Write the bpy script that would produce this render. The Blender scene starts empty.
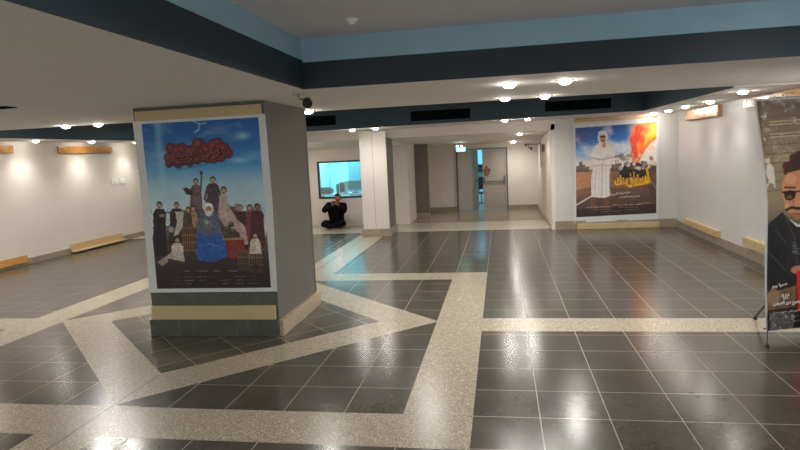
import bpy, bmesh, math, random
import numpy as np
from mathutils import Vector, Matrix
random.seed(7); rng = np.random.RandomState(11)
PI = math.pi
sc = bpy.context.scene
C = sc.collection

# ------------------------------------------------------------------ helpers
def link(name, me, mats, parent=None, smooth=False):
    o = bpy.data.objects.new(name, me); C.objects.link(o)
    if not isinstance(mats, (list, tuple)): mats = [mats]
    for m in mats: me.materials.append(m)
    if parent is not None: o.parent = parent
    if smooth:
        me.polygons.foreach_set('use_smooth', [True] * len(me.polygons))
    return o

def obj(name, bm, mats, parent=None, smooth=False, loc=None):
    bmesh.ops.recalc_face_normals(bm, faces=bm.faces)
    me = bpy.data.meshes.new(name); bm.to_mesh(me); bm.free()
    o = link(name, me, mats, parent, smooth)
    if loc is not None: o.location = loc
    return o

def B(): return bmesh.new()

def bx(bm, x0, x1, y0, y1, z0, z1, bev=0.0, mi=0):
    r = bmesh.ops.create_cube(bm, size=1.0)
    vs = r['verts']
    for v in vs:
        v.co = Vector(((x0 + x1) / 2 + v.co.x * (x1 - x0), (y0 + y1) / 2 + v.co.y * (y1 - y0), (z0 + z1) / 2 + v.co.z * (z1 - z0)))
    fs = set(f for v in vs for f in v.link_faces)
    for f in fs: f.material_index = mi
    if bev > 0:
        es = list(set(e for v in vs for e in v.link_edges))
        bmesh.ops.bevel(bm, geom=es, offset=bev, segments=2, affect='EDGES', profile=0.5)
    return bm

def cyl(bm, p0, p1, r0, r1=None, seg=20, cap=True):
    p0 = Vector(p0); p1 = Vector(p1); r1 = r0 if r1 is None else r1
    d = p1 - p0
    q = Vector((0, 0, 1)).rotation_difference(d.normalized())
    mt = Matrix.Translation((p0 + p1) / 2) @ q.to_matrix().to_4x4()
    bmesh.ops.create_cone(bm, cap_ends=cap, segments=seg, radius1=r0, radius2=r1, depth=d.length, matrix=mt)
    return bm

def ball(bm, c, r, sx=1, sy=1, sz=1, u=20, v=14):
    mt = Matrix.Translation(c) @ Matrix.Diagonal((sx, sy, sz, 1))
    bmesh.ops.create_uvsphere(bm, u_segments=u, v_segments=v, radius=r, matrix=mt)
    return bm

def tube(bm, pts, r, seg=10):
    for a, b in zip(pts[:-1], pts[1:]): cyl(bm, a, b, r, seg=seg)
    for p in pts[1:-1]: ball(bm, p, r, u=seg, v=6)
    return bm

def tag(o, label=None, cat=None, group=None, kind=None):
    if label: o['label'] = label
    if cat: o['category'] = cat
    if group: o['group'] = group
    if kind: o['kind'] = kind
    return o

def thing(name, label, cat, loc=(0, 0, 0), rz=0, group=None):
    o = bpy.data.objects.new(name, None); C.objects.link(o)
    o.location = loc; o.rotation_euler = (0, 0, rz); o.empty_display_size = 0.1
    return tag(o, label, cat, group)

def struct(name, bm, m, label=None):
    o = obj(name, bm, m); o['kind'] = 'structure'
    return o

def copy_tree(o, parent=None):
    c = o.copy(); C.objects.link(c); c.parent = parent
    for ch in list(o.children): copy_tree(ch, c)
    return c

# ------------------------------------------------------------------ materials
class NT:
    def __init__(s, name):
        s.m = bpy.data.materials.new(name); s.m.use_nodes = True
        s.t = s.m.node_tree; s.b = s.t.nodes['Principled BSDF']; s.out = s.t.nodes['Material Output']
    def n(s, typ, **k):
        x = s.t.nodes.new(typ)
        for a, b in k.items(): setattr(x, a, b)
        return x
    def l(s, a, b): s.t.links.new(a, b)
    def val(s, inp, v):
        if hasattr(v, 'links') or isinstance(v, bpy.types.NodeSocket): s.l(v, inp)
        else: inp.default_value = v
    def math(s, op, a, b=0.0, c=0.0):
        x = s.n('ShaderNodeMath', operation=op)
        s.val(x.inputs[0], a); s.val(x.inputs[1], b)
        if op in ('MULTIPLY_ADD', 'COMPARE', 'WRAP'): s.val(x.inputs[2], c)
        return x.outputs[0]
    def mix(s, f, a, b):
        x = s.n('ShaderNodeMix', data_type='RGBA')
        s.val(x.inputs['Factor'], f)
        for inp, v in ((x.inputs[6], a), (x.inputs[7], b)):
            s.val(inp, v if isinstance(v, bpy.types.NodeSocket) else (*v[:3], 1))
        return x.outputs[2]
    def noise(s, scale, detail=4, vec=None, rough=0.55):
        x = s.n('ShaderNodeTexNoise'); x.inputs['Scale'].default_value = scale
        x.inputs['Detail'].default_value = detail; x.inputs['Roughness'].default_value = rough
        if vec is not None: s.l(vec, x.inputs['Vector'])
        return x.outputs['Fac']
    def coord(s, kind='Object'):
        return s.n('ShaderNodeTexCoord').outputs[kind]
    def ramp(s, f, a, b):
        x = s.n('ShaderNodeMapRange'); s.val(x.inputs[0], f); x.inputs[1].default_value = a; x.inputs[2].default_value = b
        return x.outputs[0]
    def bump(s, h, strength=0.1, dist=0.01):
        x = s.n('ShaderNodeBump'); x.inputs['Strength'].default_value = strength; x.inputs['Distance'].default_value = dist
        s.l(h, x.inputs['Height']); s.l(x.outputs[0], s.b.inputs['Normal'])

def plain(name, col, rough=0.5, metal=0.0, var=0.12, scale=6.0, spec=0.5, bump=0.0, alpha=1.0):
    t = NT(name); co = t.coord()
    nf = t.noise(scale, 5, co)
    c0 = [max(0, c * (1 - var)) for c in col]; c1 = [min(1, c * (1 + var)) for c in col]
    t.l(t.mix(t.ramp(nf, 0.3, 0.7), c0, c1), t.b.inputs['Base Color'])
    t.b.inputs['Roughness'].default_value = rough; t.b.inputs['Metallic'].default_value = metal
    t.b.inputs['Specular IOR Level'].default_value = spec
    if bump: t.bump(t.noise(scale * 12, 4, co), bump, 0.004)
    return t.m

def srgb(r, g, b):
    f = lambda c: (c / 255 / 12.92) if c / 255 <= 0.04045 else ((c / 255 + 0.055) / 1.055) ** 2.4
    return (f(r), f(g), f(b))

def emit(name, col, s):
    t = NT(name)
    t.b.inputs['Base Color'].default_value = (*col, 1)
    t.b.inputs['Emission Color'].default_value = (*col, 1)
    t.b.inputs['Emission Strength'].default_value = s
    return t.m

def wood(name, c0, c1, rough=0.4, axis=0, coat=0.0):
    t = NT(name); co = t.coord()
    mp = t.n('ShaderNodeMapping'); t.l(co, mp.inputs[0])
    s = [14, 14, 14]; s[axis] = 1.2; mp.inputs['Scale'].default_value = s
    nf = t.noise(1.6, 8, mp.outputs[0], 0.7)
    v = t.n('ShaderNodeTexVoronoi'); v.inputs['Scale'].default_value = 9; t.l(co, v.inputs['Vector'])
    f = t.math('ADD', t.math('MULTIPLY', t.ramp(nf, 0.3, 0.7), 0.8), t.math('MULTIPLY', v.outputs['Distance'], 0.25))
    t.l(t.mix(f, c0, c1), t.b.inputs['Base Color'])
    t.b.inputs['Roughness'].default_value = rough
    t.b.inputs['Coat Weight'].default_value = coat; t.b.inputs['Coat Roughness'].default_value = 0.15
    t.bump(nf, 0.08, 0.003)
    return t.m

def stone(name, c0, c1, c2, scale=60, rough=0.3, vein=False):
    t = NT(name); co = t.coord()
    v = t.n('ShaderNodeTexVoronoi'); v.inputs['Scale'].default_value = scale; t.l(co, v.inputs['Vector'])
    cl = t.n('ShaderNodeSeparateColor'); t.l(v.outputs['Color'], cl.inputs[0])
    nf = t.noise(5, 6, co)
    col = t.mix(t.ramp(nf, 0.3, 0.7), c0, c1)
    col = t.mix(t.math('MULTIPLY', t.ramp(cl.outputs[0], 0.55, 1.0), 0.8), col, c2)
    if vein:
        w = t.n('ShaderNodeTexNoise'); w.inputs['Scale'].default_value = 1.7; w.inputs['Detail'].default_value = 6; t.l(co, w.inputs['Vector'])
        a = t.math('ABSOLUTE', t.math('SUBTRACT', w.outputs['Fac'], 0.5))
        k = t.math('SUBTRACT', 1.0, t.ramp(a, 0.0, 0.012))
        col = t.mix(t.math('MULTIPLY', k, 0.25), col, (0.25, 0.3, 0.25))
    t.l(col, t.b.inputs['Base Color']); t.b.inputs['Roughness'].default_value = rough
    return t.m

def floor_material():
    t = NT('polished_floor'); co = t.coord()
    sp = t.n('ShaderNodeSeparateXYZ'); t.l(co, sp.inputs[0]); X, Y = sp.outputs[0], sp.outputs[1]
    def band(v, a, b):
        return t.math('MULTIPLY', t.math('GREATER_THAN', v, a), t.math('LESS_THAN', v, b))
    def OR(*a):
        r = a[0]
        for x in a[1:]: r = t.math('MAXIMUM', r, x)
        return r
    AND = lambda a, b: t.math('MULTIPLY', a, b)
    NOT = lambda a: t.math('SUBTRACT', 1.0, a)
    dx = t.math('ABSOLUTE', t.math('SUBTRACT', X, -3.6)); dy = t.math('ABSOLUTE', t.math('SUBTRACT', Y, 7.57))
    dd = t.math('ADD', dx, dy)
    ring = band(dd, 1.96, 2.75); inside = t.math('LESS_THAN', dd, 1.96)
    s = OR(ring,
           AND(band(Y, 4.21, 4.78), t.math('LESS_THAN', X, -0.28)),
           AND(band(Y, 7.15, 7.71), OR(t.math('GREATER_THAN', X, -0.28), band(X, -10.2, -6.35))),
           AND(band(Y, 10.12, 10.70), band(X, -4.4, -0.28)),
           AND(band(X, -0.87, -0.28), band(Y, 4.21, 10.7)),
           AND(band(X, -6.9, -6.32), band(Y, 4.21, 16.3)),
           AND(band(X, -3.92, -3.32), t.math('LESS_THAN', Y, 4.8)),
           AND(band(X, -3.85, -3.15), band(Y, 10.7, 16.3)))
    # joints of the square grid
    def joint(v, size, off, w):
        fr = t.math('FRACT', t.math('DIVIDE', t.math('SUBTRACT', v, off), size))
        d = t.math('MULTIPLY', t.math('MINIMUM', fr, NOT(fr)), size)
        return t.math('LESS_THAN', d, w), t.math('FLOOR', t.math('DIVIDE', t.math('SUBTRACT', v, off), size))
    jx, ix = joint(X, 0.55, -0.285, 0.0045); jy, iy = joint(Y, 0.556, 4.225, 0.0045)
    # 45 degree grid inside the diamond
    U = t.math('MULTIPLY', t.math('ADD', X, Y), 0.7071); V = t.math('MULTIPLY', t.math('SUBTRACT', X, Y), 0.7071)
    ju, iu = joint(U, 0.556, 0.12, 0.005); jv, iv = joint(V, 0.556, -0.1, 0.005)
    grid = t.math('MAXIMUM', jx, jy); gd = t.math('MAXIMUM', ju, jv)
    jt = AND(OR(AND(grid, NOT(inside)), AND(gd, inside)), AND(t.math('LESS_THAN', Y, 16.38), NOT(s)))
    cell = t.n('ShaderNodeCombineXYZ')
    t.l(t.math('ADD', AND(ix, NOT(inside)), AND(t.math('ADD', iu, 31.3), inside)), cell.inputs[0])
    t.l(t.math('ADD', AND(iy, NOT(inside)), AND(t.math('ADD', iv, 17.7), inside)), cell.inputs[1])
    wn = t.n('ShaderNodeTexWhiteNoise'); t.l(cell.outputs[0], wn.inputs['Vector'])
    n1 = t.noise(3.5, 8, co, 0.65); n2 = t.noise(30, 6, co, 0.7)
    dark = t.mix(t.ramp(n1, 0.3, 0.7), srgb(55, 52, 46), srgb(76, 71, 63))
    dark = t.mix(t.math('MULTIPLY', t.ramp(n2, 0.45, 0.75), 0.35), dark, srgb(92, 86, 77))
    dark = t.mix(t.math('MULTIPLY', wn.outputs['Value'], 0.3), dark, srgb(82, 77, 69))
    # speckled pale terrazzo
    v = t.n('ShaderNodeTexVoronoi'); v.inputs['Scale'].default_value = 120; t.l(co, v.inputs['Vector'])
    cc = t.n('ShaderNodeSeparateColor'); t.l(v.outputs['Color'], cc.inputs[0])
    light = t.mix(t.ramp(cc.outputs[0], 0.35, 1.0), srgb(164, 153, 133), srgb(122, 112, 94))
    light = t.mix(t.ramp(cc.outputs[1], 0.75, 0.95), light, srgb(205, 198, 178))
    light = t.mix(t.math('MULTIPLY', t.ramp(n1, 0.4, 0.7), 0.12), light, srgb(140, 130, 112))
    # mitre joints of the strips
    m1 = AND(t.math('LESS_THAN', t.math('ABSOLUTE', t.math('SUBTRACT', X, -3.6)), 0.008), s)
    m2 = AND(jy, s)
    col = t.mix(jt, dark, srgb(136, 128, 111))
    col = t.mix(s, col, light)
    col = t.mix(t.math('MULTIPLY', OR(m1, t.math('MULTIPLY', m2, 0.35)), 0.7), col, srgb(70, 64, 54))
    # marble threshold and the beige hall floor
    pale = t.mix(t.ramp(n1, 0.3, 0.7), srgb(196, 187, 168), srgb(176, 166, 147))
    hall = t.mix(t.ramp(n1, 0.3, 0.7), srgb(160, 146, 124), srgb(138, 124, 102))
    hall = t.mix(t.math('MULTIPLY', t.ramp(n2, 0.45, 0.75), 0.4), hall, srgb(180, 168, 146))
    col = t.mix(t.math('GREATER_THAN', Y, 16.38), col, pale)
    col = t.mix(t.math('GREATER_THAN', Y, 18.35), col, hall)
    t.l(col, t.b.inputs['Base Color'])
    ro = t.math('ADD', t.math('MULTIPLY', t.ramp(n1, 0.3, 0.7), 0.025), t.math('MULTIPLY', s, 0.06))
    ro = t.math('ADD', ro, 0.19); ro = t.math('ADD', ro, t.math('MULTIPLY', jt, 0.2))
    t.l(ro, t.b.inputs['Roughness'])
    t.b.inputs['Specular IOR Level'].default_value = 0.6
    t.bump(t.noise(2.2, 2, co), 0.05, 0.01)
    return t.m

M = {}
M['floor'] = floor_material()
M['ceil'] = plain('ceiling_paint', srgb(226, 222, 216), 0.8, var=0.02, scale=3, bump=0.1)
M['ceil_high'] = plain('tray_ceiling_paint', srgb(214, 214, 222), 0.85, var=0.02, scale=3)
M['navy'] = plain('navy_paint', srgb(30, 47, 60), 0.6, var=0.06, scale=3)
M['teal_lightened'] = plain('lightened_teal_paint', srgb(42, 62, 72), 0.6, var=0.06, scale=3)  # navy fascia paint lightened to offset the dim light on the far tray
M['skyblue'] = plain('pale_blue_paint', srgb(150, 190, 208), 0.7, var=0.04, scale=3)
M['wall'] = plain('white_wall_paint', srgb(222, 214, 204), 0.55, var=0.02, scale=2, bump=0.05)
M['wall_grey'] = plain('cool_wall_paint', srgb(202, 200, 197), 0.5, var=0.02, scale=2, bump=0.05)
M['pillar_grey'] = plain('grey_pillar_paint', srgb(106, 104, 99), 0.6, var=0.03, scale=2)
M['col_white'] = plain('white_column_paint', srgb(216, 210, 202), 0.45, var=0.02, scale=2)
M['grey_dark'] = plain('dark_grey_paint', srgb(112, 104, 98), 0.5, var=0.04)
M['green'] = stone('green_marble', (0.045, 0.056, 0.046), (0.07, 0.082, 0.068), (0.11, 0.125, 0.10), 110, 0.3, vein=True)
M['beige_stone'] = stone('beige_stone', srgb(168, 152, 128), srgb(190, 176, 152), srgb(140, 124, 100), 70, 0.35)
M['base_stone'] = stone('skirting_stone', srgb(146, 134, 116), srgb(168, 156, 136), srgb(118, 106, 88), 70, 0.35)
M['board'] = wood('pale_board', srgb(206, 180, 132), srgb(224, 202, 158), 0.4, 0)
M['board_y'] = wood('pale_board_y', srgb(196, 160, 110), srgb(214, 184, 138), 0.3, 1)
M['board_cream'] = plain('cream_painted_board', srgb(188, 170, 128), 0.45, var=0.06, scale=4)
M['varnish_y'] = wood('varnished_board_y', srgb(196, 134, 66), srgb(222, 166, 96), 0.25, 1, coat=0.6)
M['varnish_x'] = wood('varnished_board_x', srgb(176, 132, 78), srgb(200, 158, 104), 0.3, 0, coat=0.4)
M['black'] = plain('black_metal', (0.012, 0.012, 0.012), 0.4, var=0.1)
M['blackplastic'] = plain('black_plastic', (0.012, 0.012, 0.013), 0.5)
M['white_plastic'] = plain('white_plastic', (0.8, 0.8, 0.78), 0.4, var=0.02)
M['vent'] = plain('dark_vent_metal', (0.003, 0.005, 0.007), 0.8, spec=0.05)
M['slat'] = plain('dark_slat', (0.004, 0.006, 0.008), 0.8, spec=0.05)
M['bolt'] = plain('dark_bolt', (0.03, 0.02, 0.015), 0.4)
M['door'] = plain('beige_grey_door_paint', srgb(170, 162, 150), 0.4, var=0.02)
M['steel'] = plain('brushed_steel', (0.35, 0.33, 0.3), 0.3, 1.0)
M['lamp'] = emit('lamp_glow', (1.0, 0.94, 0.85), 48)
M['exit'] = emit('exit_sign_green', (0.08, 0.85, 0.45), 2.2)
M['exit_white'] = emit('exit_sign_white', (0.85, 1.0, 0.92), 5)
M['cable'] = plain('grey_cable', (0.12, 0.11, 0.1), 0.5)
M['cyanroom'] = plain('office_wall_paint', (0.42, 0.7, 0.72), 0.7, var=0.03)
M['vinyl'] = plain('white_vinyl', srgb(208, 212, 214), 0.3, var=0.03)
M['black_cloth'] = plain('black_cloth', (0.006, 0.0055, 0.0055), 0.9, scale=20, spec=0.08)
M['skin'] = plain('skin', srgb(150, 92, 74), 0.5, var=0.06)
M['hair'] = plain('dark_hair', (0.012, 0.010, 0.009), 0.6)
M['phone'] = emit('phone_screen', (1.0, 0.16, 0.12), .8)

# ------------------------------------------------------------------ camera (600 px focal length in an 800 x 450 frame, 2.2 m above the floor)
f = 600.0
nv = lambda v: v / np.linalg.norm(v)
cy = nv(np.array([100., 77., -f])); cx = np.array([3420., 90., f]); cx = nv(cx - cy * cx.dot(cy)); cz = np.cross(cx, cy)
R = np.array([cx, cy, cz])
cam = bpy.data.cameras.new('camera'); cam.sensor_width = 36; cam.lens = 27.0; cam.clip_end = 100
co = bpy.data.objects.new('camera', cam); C.objects.link(co)
m4 = Matrix([list(R[i]) + [0] for i in range(3)] + [[0, 0, 0, 1]]); m4[2][3] = 2.2
co.matrix_world = m4
sc.camera = co

# ------------------------------------------------------------------ the setting
LX, RX = -11.1, 4.4
ZC = 2.9
b = B(); bx(b, LX - 0.2, RX + 0.2, -3.2, 23.5, -0.2, 0); struct('floor', b, M['floor'])

# ceiling: low soffits around two raised trays
b = B()
bx(b, LX - .1, -2.0, -3.1, 9.15, ZC, 3.45)
bx(b, -2.0, RX + .1, 6.12, 9.15, ZC, 3.45)
bx(b, -10.05, 3.22, 9.15, 14.4, 3.45, 3.6, mi=1)
bx(b, -10.05, -6.2, 14.4, 19.9, 3.45, 3.6, mi=1)
bx(b, LX - .1, -10.05, 9.15, 20.0, 2.88, 3.45)
bx(b, 3.22, RX + .1, 9.15, 16.4, 2.88, 3.45)
bx(b, -2.0, RX + .1, -3.1, 6.12, 3.41, 3.6, mi=1)
# far soffit, a little lower towards the left
def slab(bm, pts, zt):
    lo = [bm.verts.new(p) for p in pts]; hi = [bm.verts.new((p[0], p[1], zt)) for p in pts]
    bm.faces.new(lo); bm.faces.new(hi[::-1])
    for i in range(len(pts)):
        j = (i + 1) % len(pts); bm.faces.new((lo[i], hi[i], hi[j], lo[j]))
slab(b, [(-6.2, 14.4, 2.815), (3.22, 14.4, 2.88), (3.22, 16.25, 2.88), (-6.2, 16.25, 2.815)], 3.45)
# sloping hall ceilings behind the lintel
slab(b, [(-2.95, 16.25, 2.60), (1.42, 16.25, 2.60), (1.42, 22.3, 2.34), (-2.95, 22.3, 2.34)], 3.4)
slab(b, [(-6.2, 16.25, 2.62), (-2.95, 16.25, 2.62), (-2.95, 18.5, 2.38), (-6.2, 18.5, 2.38)], 3.4)
struct('ceiling', b, [M['ceil'], M['ceil_high']])

# tray fascias (each one a strip a few millimetres proud of the soffit edge)
b = B()
bx(b, -2.0, -1.985, -3.0, 6.12, ZC, 3.19); bx(b, -1.985, RX, 6.105, 6.12, ZC, 3.17)
struct('trim_1', b, M['navy'])
b = B()
bx(b, -2.0, -1.994, -3.0, 6.12, 3.19, 3.41); bx(b, -1.994, RX, 6.114, 6.12, 3.17, 3.41)
struct('trim_2', b, M['skyblue'])
b = B()
slab(b, [(-6.2, 14.385, 2.815), (3.22, 14.385, 2.88), (3.22, 14.4, 2.88), (-6.2, 14.4, 2.815)], 3.45)
bx(b, -10.05, -10.035, 9.165, 19.9, 2.88, 3.45); bx(b, -10.035, -6.3, 19.87, 19.89, 2.88, 3.45); bx(b, 3.205, 3.22, 9.165, 14.385, 2.88, 3.45)
bx(b, -10.05, 3.22, 9.15, 9.165, ZC, 3.45)
struct('trim_3', b, M['teal_lightened'])
b = B(); bx(b, LX, -6.3, 19.9, 20.0, 0, 3.5); bx(b, -6.3, -6.2, 14.4, 20.0, 0, 3.5); struct('wall_far', b, M['wall'])

# walls
b = B(); bx(b, LX - .2, LX, -3.2, 20.0, 0, 3.5); struct('wall_left', b, M['wall'])
b = B(); bx(b, RX, RX + .2, -3.2, 16.4, 0, 3.5); struct('wall_right', b, M['wall_grey'])
b = B(); bx(b, 1.40, RX, 16.12, 16.4, 0, 2.95); struct('wall_back', b, M['wall_grey'])
b = B()  # lintel over the hall opening and the window recess
bx(b, -6.2, 1.40, 16.12, 16.25, 2.60, 3.0); struct('wall_lintel', b, M['wall'])
# window wall with its opening
WX0, WX1, WZ0, WZ1, WY = -5.66, -3.55, 0.88, 2.04, 18.2
b = B()
bx(b, -6.2, WX0, WY, WY + .15, 0, 2.6); bx(b, WX1, -2.92, WY, WY + .15, 0, 2.6)
bx(b, WX0, WX1, WY, WY + .15, 0, WZ0); bx(b, WX0, WX1, WY, WY + .15, WZ1, 2.6)
struct('wall_recess', b, M['wall'])
b = B(); bx(b, -2.92, -2.80, WY, 19.75, 0, 2.7); bx(b, -2.92, -2.80, 19.9, 21.85, 0, 2.7); struct('wall_hall_left', b, M['wall'])
b = B(); bx(b, -2.92, -2.36, 19.75, 19.9, 0, 2.5)
o = struct('wall_hall_pier', b, M['grey_dark'])
DX0, DX1, DZ = -1.53, 0.20, 2.17
b = B()
bx(b, -2.92, DX0 - .05, 21.85, 22.0, 0, 2.6); bx(b, DX1 + .05, 1.5, 21.85, 22.0, 0, 2.6); bx(b, DX0 - .05, DX1 + .05, 21.85, 22.0, DZ + .05, 2.6)
struct('wall_hall_back', b, M['wall'])
b = B(); bx(b, 1.30, 1.40, 16.12, 21.85, 0, 2.75); struct('wall_hall_right', b, M['wall'])

# baseboards
b = B(); bx(b, LX, LX + .02, -3, 19.9, 0, .14); struct('baseboard_left', b, M['base_stone'])
b = B(); bx(b, RX - .02, RX, -3, 16.1, 0, .17); struct('baseboard_right', b, M['base_stone'])
b = B(); bx(b, 1.38, RX - .02, 16.09, 16.12, 0, .22); struct('baseboard_back', b, M['base_stone'])
b = B(); bx(b, -2.80, DX0 - .05, 21.82, 21.85, 0, .15); bx(b, DX1 + .05, 1.3, 21.82, 21.85, 0, .15); struct('baseboard_hall', b, M['base_stone'])
b = B(); bx(b, 1.27, 1.30, 16.4, 21.82, 0, .12); struct('baseboard_hall_right', b, M['beige_stone'])
b = B(); bx(b, -2.80, -2.34, 19.72, 19.75, 0, .17); struct('baseboard_pier', b, M['base_stone'])

# far white column
b = B(); bx(b, -3.69, -2.97, 15.7, 16.6, 0, 2.79, 0.004); o = struct('column', b, M['col_white'])
tag(o, 'white square column at the edge of the hall, with a vertical panel joint', 'column')
b = B(); bx(b, -3.74, -2.92, 15.66, 16.64, 0, .20, 0.004); obj('plinth', b, M['base_stone'], o)
b = B(); bx(b, -2.968, -2.955, 15.69, 16.6, .2, 2.62); obj('side_panel', b, M['grey_dark'], o)
b = B(); bx(b, -3.345, -3.338, 15.698, 15.702, .2, 2.79); obj('joint', b, M['grey_dark'], o)

# near pillar
p = thing('pillar', 'thick square grey pillar with a green marble front and the cast poster hung on it', 'pillar', (-3.64, 7.68, 0))
p['kind'] = 'structure'
PX0, PX1, PY0, PY1 = -4.48, -2.77, 6.92, 8.47
def pl(name, m, *a, bev=0.0):
    bb = B(); bx(bb, *a, bev); o = obj(name, bb, m, p); o.location = (3.64, -7.68, 0); return o
pl('shaft', M['pillar_grey'], PX0 + .01, PX1, PY0 + .02, PY1, 0.2, 2.9)
pl('front_cladding', M['green'], PX0 + .005, PX1 - .002, PY0, PY0 + .02, 0.2, 2.9)
pl('corner_trim', M['grey_dark'], PX1 - .002, PX1 + .006, PY1 - .03, PY1 + .006, 0.2, 2.9)
pl('plinth', M['green'], PX0 - .03, PX1 + .008, PY0 - .035, PY0, 0, 0.215, bev=0.004)
pl('side_plinth', M['beige_stone'], PX1 - .05, PX1 + .055, PY0, PY1 + .05, 0, 0.20, bev=0.004)
pl('plinth_rest', M['beige_stone'], PX0 - .03, PX1 - .05, PY0, PY1 + .05, 0, 0.20, bev=0.004)

# ------------------------------------------------------------------ printed sheets: a small rasteriser writing vertex colours
class Canvas:
    def __init__(s, w, h):
        s.w, s.h = w, h; s.a = np.zeros((h, w, 3), np.float32)
        s.Y, s.X = np.mgrid[0:h, 0:w].astype(np.float32)
        s.U = s.X / (w - 1); s.V = s.Y / (h - 1)
    def noise(s, sx, sy, seed, oct=3):
        r = np.random.RandomState(seed); out = np.zeros((s.h, s.w), np.float32); amp = 1; tot = 0
        for k in range(oct):
            nx, ny = max(2, int(sx * 2 ** k)), max(2, int(sy * 2 ** k)); g = r.rand(ny + 2, nx + 2)
            gx, gy = s.U * nx, s.V * ny; ix, iy = gx.astype(int), gy.astype(int); fx, fy = gx - ix, gy - iy
            fx = fx * fx * (3 - 2 * fx); fy = fy * fy * (3 - 2 * fy)
            v = (g[iy, ix] * (1 - fx) + g[iy, ix + 1] * fx) * (1 - fy) + (g[iy + 1, ix] * (1 - fx) + g[iy + 1, ix + 1] * fx) * fy
            out += v * amp; tot += amp; amp *= .5
        return out / tot
    def blend(s, mask, col, a=1.0):
        k = (np.clip(mask, 0, 1) * a)[..., None]; s.a = s.a * (1 - k) + np.array(srgb(*col), np.float32) * k
    def setmap(s, fn): s.fn = fn     # drawing coordinates -> u, v
    def poly(s, pts, col, a=1.0, tex=0.0, seed=0):
        q = [s.fn(*p) for p in pts]; q = [(u * (s.w - 1), v * (s.h - 1)) for u, v in q]
        m = np.zeros((s.h, s.w), bool); n = len(q)
        for i in range(n):
            (x0, y0), (x1, y1) = q[i], q[(i + 1) % n]
            if y0 == y1: continue
            c = ((y0 > s.Y) != (y1 > s.Y)) & (s.X < (x1 - x0) * (s.Y - y0) / (y1 - y0) + x0)
            m ^= c
        mk = m.astype(np.float32)
        if tex:
            nn = s.noise(s.w / 5, s.h / 5, seed or 3, 2); k = (1 + tex * (nn - .5) * 2)[..., None]
            base = np.array(srgb(*col), np.float32) * k; kk = (mk * a)[..., None]; s.a = s.a * (1 - kk) + base * kk
        else: s.blend(mk, col, a)
        return mk
    def ell(s, x, y, rx, ry, col, a=1.0, soft=0.25, rot=0.0):
        u, v = s.fn(x, y); ux, _ = s.fn(x + rx, y); _, vy = s.fn(x, y + ry)
        cx_, cy_ = u * (s.w - 1), v * (s.h - 1); RXx, RYy = abs(ux - u) * (s.w - 1), abs(vy - v) * (s.h - 1)
        dx, dy = s.X - cx_, s.Y - cy_; c, t_ = math.cos(rot), math.sin(rot)
        d = np.sqrt(((dx * c + dy * t_) / RXx) ** 2 + ((-dx * t_ + dy * c) / RYy) ** 2)
        s.blend((1 + soft / 2 - d) / soft, col, a)
    def line(s, pts, w, col, a=1.0):
        q = [s.fn(*p) for p in pts]; q = [(u * (s.w - 1), v * (s.h - 1)) for u, v in q]
        u0 = s.fn(0, 0)[0]; u1 = s.fn(1, 0)[0]; ww = w * abs(u1 - u0) * (s.w - 1) / 2
        for (x0, y0), (x1, y1) in zip(q[:-1], q[1:]):
            L2 = (x1 - x0) ** 2 + (y1 - y0) ** 2 + 1e-6
            t_ = np.clip(((s.X - x0) * (x1 - x0) + (s.Y - y0) * (y1 - y0)) / L2, 0, 1)
            d = np.hypot(s.X - x0 - t_ * (x1 - x0), s.Y - y0 - t_ * (y1 - y0))
            s.blend(ww + .5 - d, col, a)

def sheet(name, cv, fpos, mat, parent, thick=0.0):
    """front face grid with the canvas as vertex colours; fpos(u, v) -> point"""
    w, h = cv.w, cv.h
    uu = np.linspace(0, 1, w); vv = np.linspace(0, 1, h)
    vs = [fpos(u, v) for v in vv for u in uu]
    me = bpy.data.meshes.new(name)
    fs = [(j * w + i, (j + 1) * w + i, (j + 1) * w + i + 1, j * w + i + 1) for j in range(h - 1) for i in range(w - 1)]
    me.from_pydata(vs, [], fs)
    at = me.color_attributes.new('print', 'FLOAT_COLOR', 'POINT')
    c4 = np.ones((h * w, 4), np.float32); c4[:, :3] = np.clip(cv.a, 0, 1).reshape(-1, 3)
    at.data.foreach_set('color', c4.ravel())
    o = link(name, me, mat, parent, smooth=True)
    return o

def print_mat(name, rough=0.3, coat=0.3, gain=1.0):
    t = NT(name); a = t.n('ShaderNodeAttribute'); a.attribute_name = 'print'
    t.l(a.outputs['Color'], t.b.inputs['Base Color']); t.b.inputs['Roughness'].default_value = rough
    t.b.inputs['Coat Weight'].default_value = coat; t.b.inputs['Coat Roughness'].default_value = 0.2
    return t.m
M['print'] = print_mat('printed_vinyl', .55, 0.0)

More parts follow.
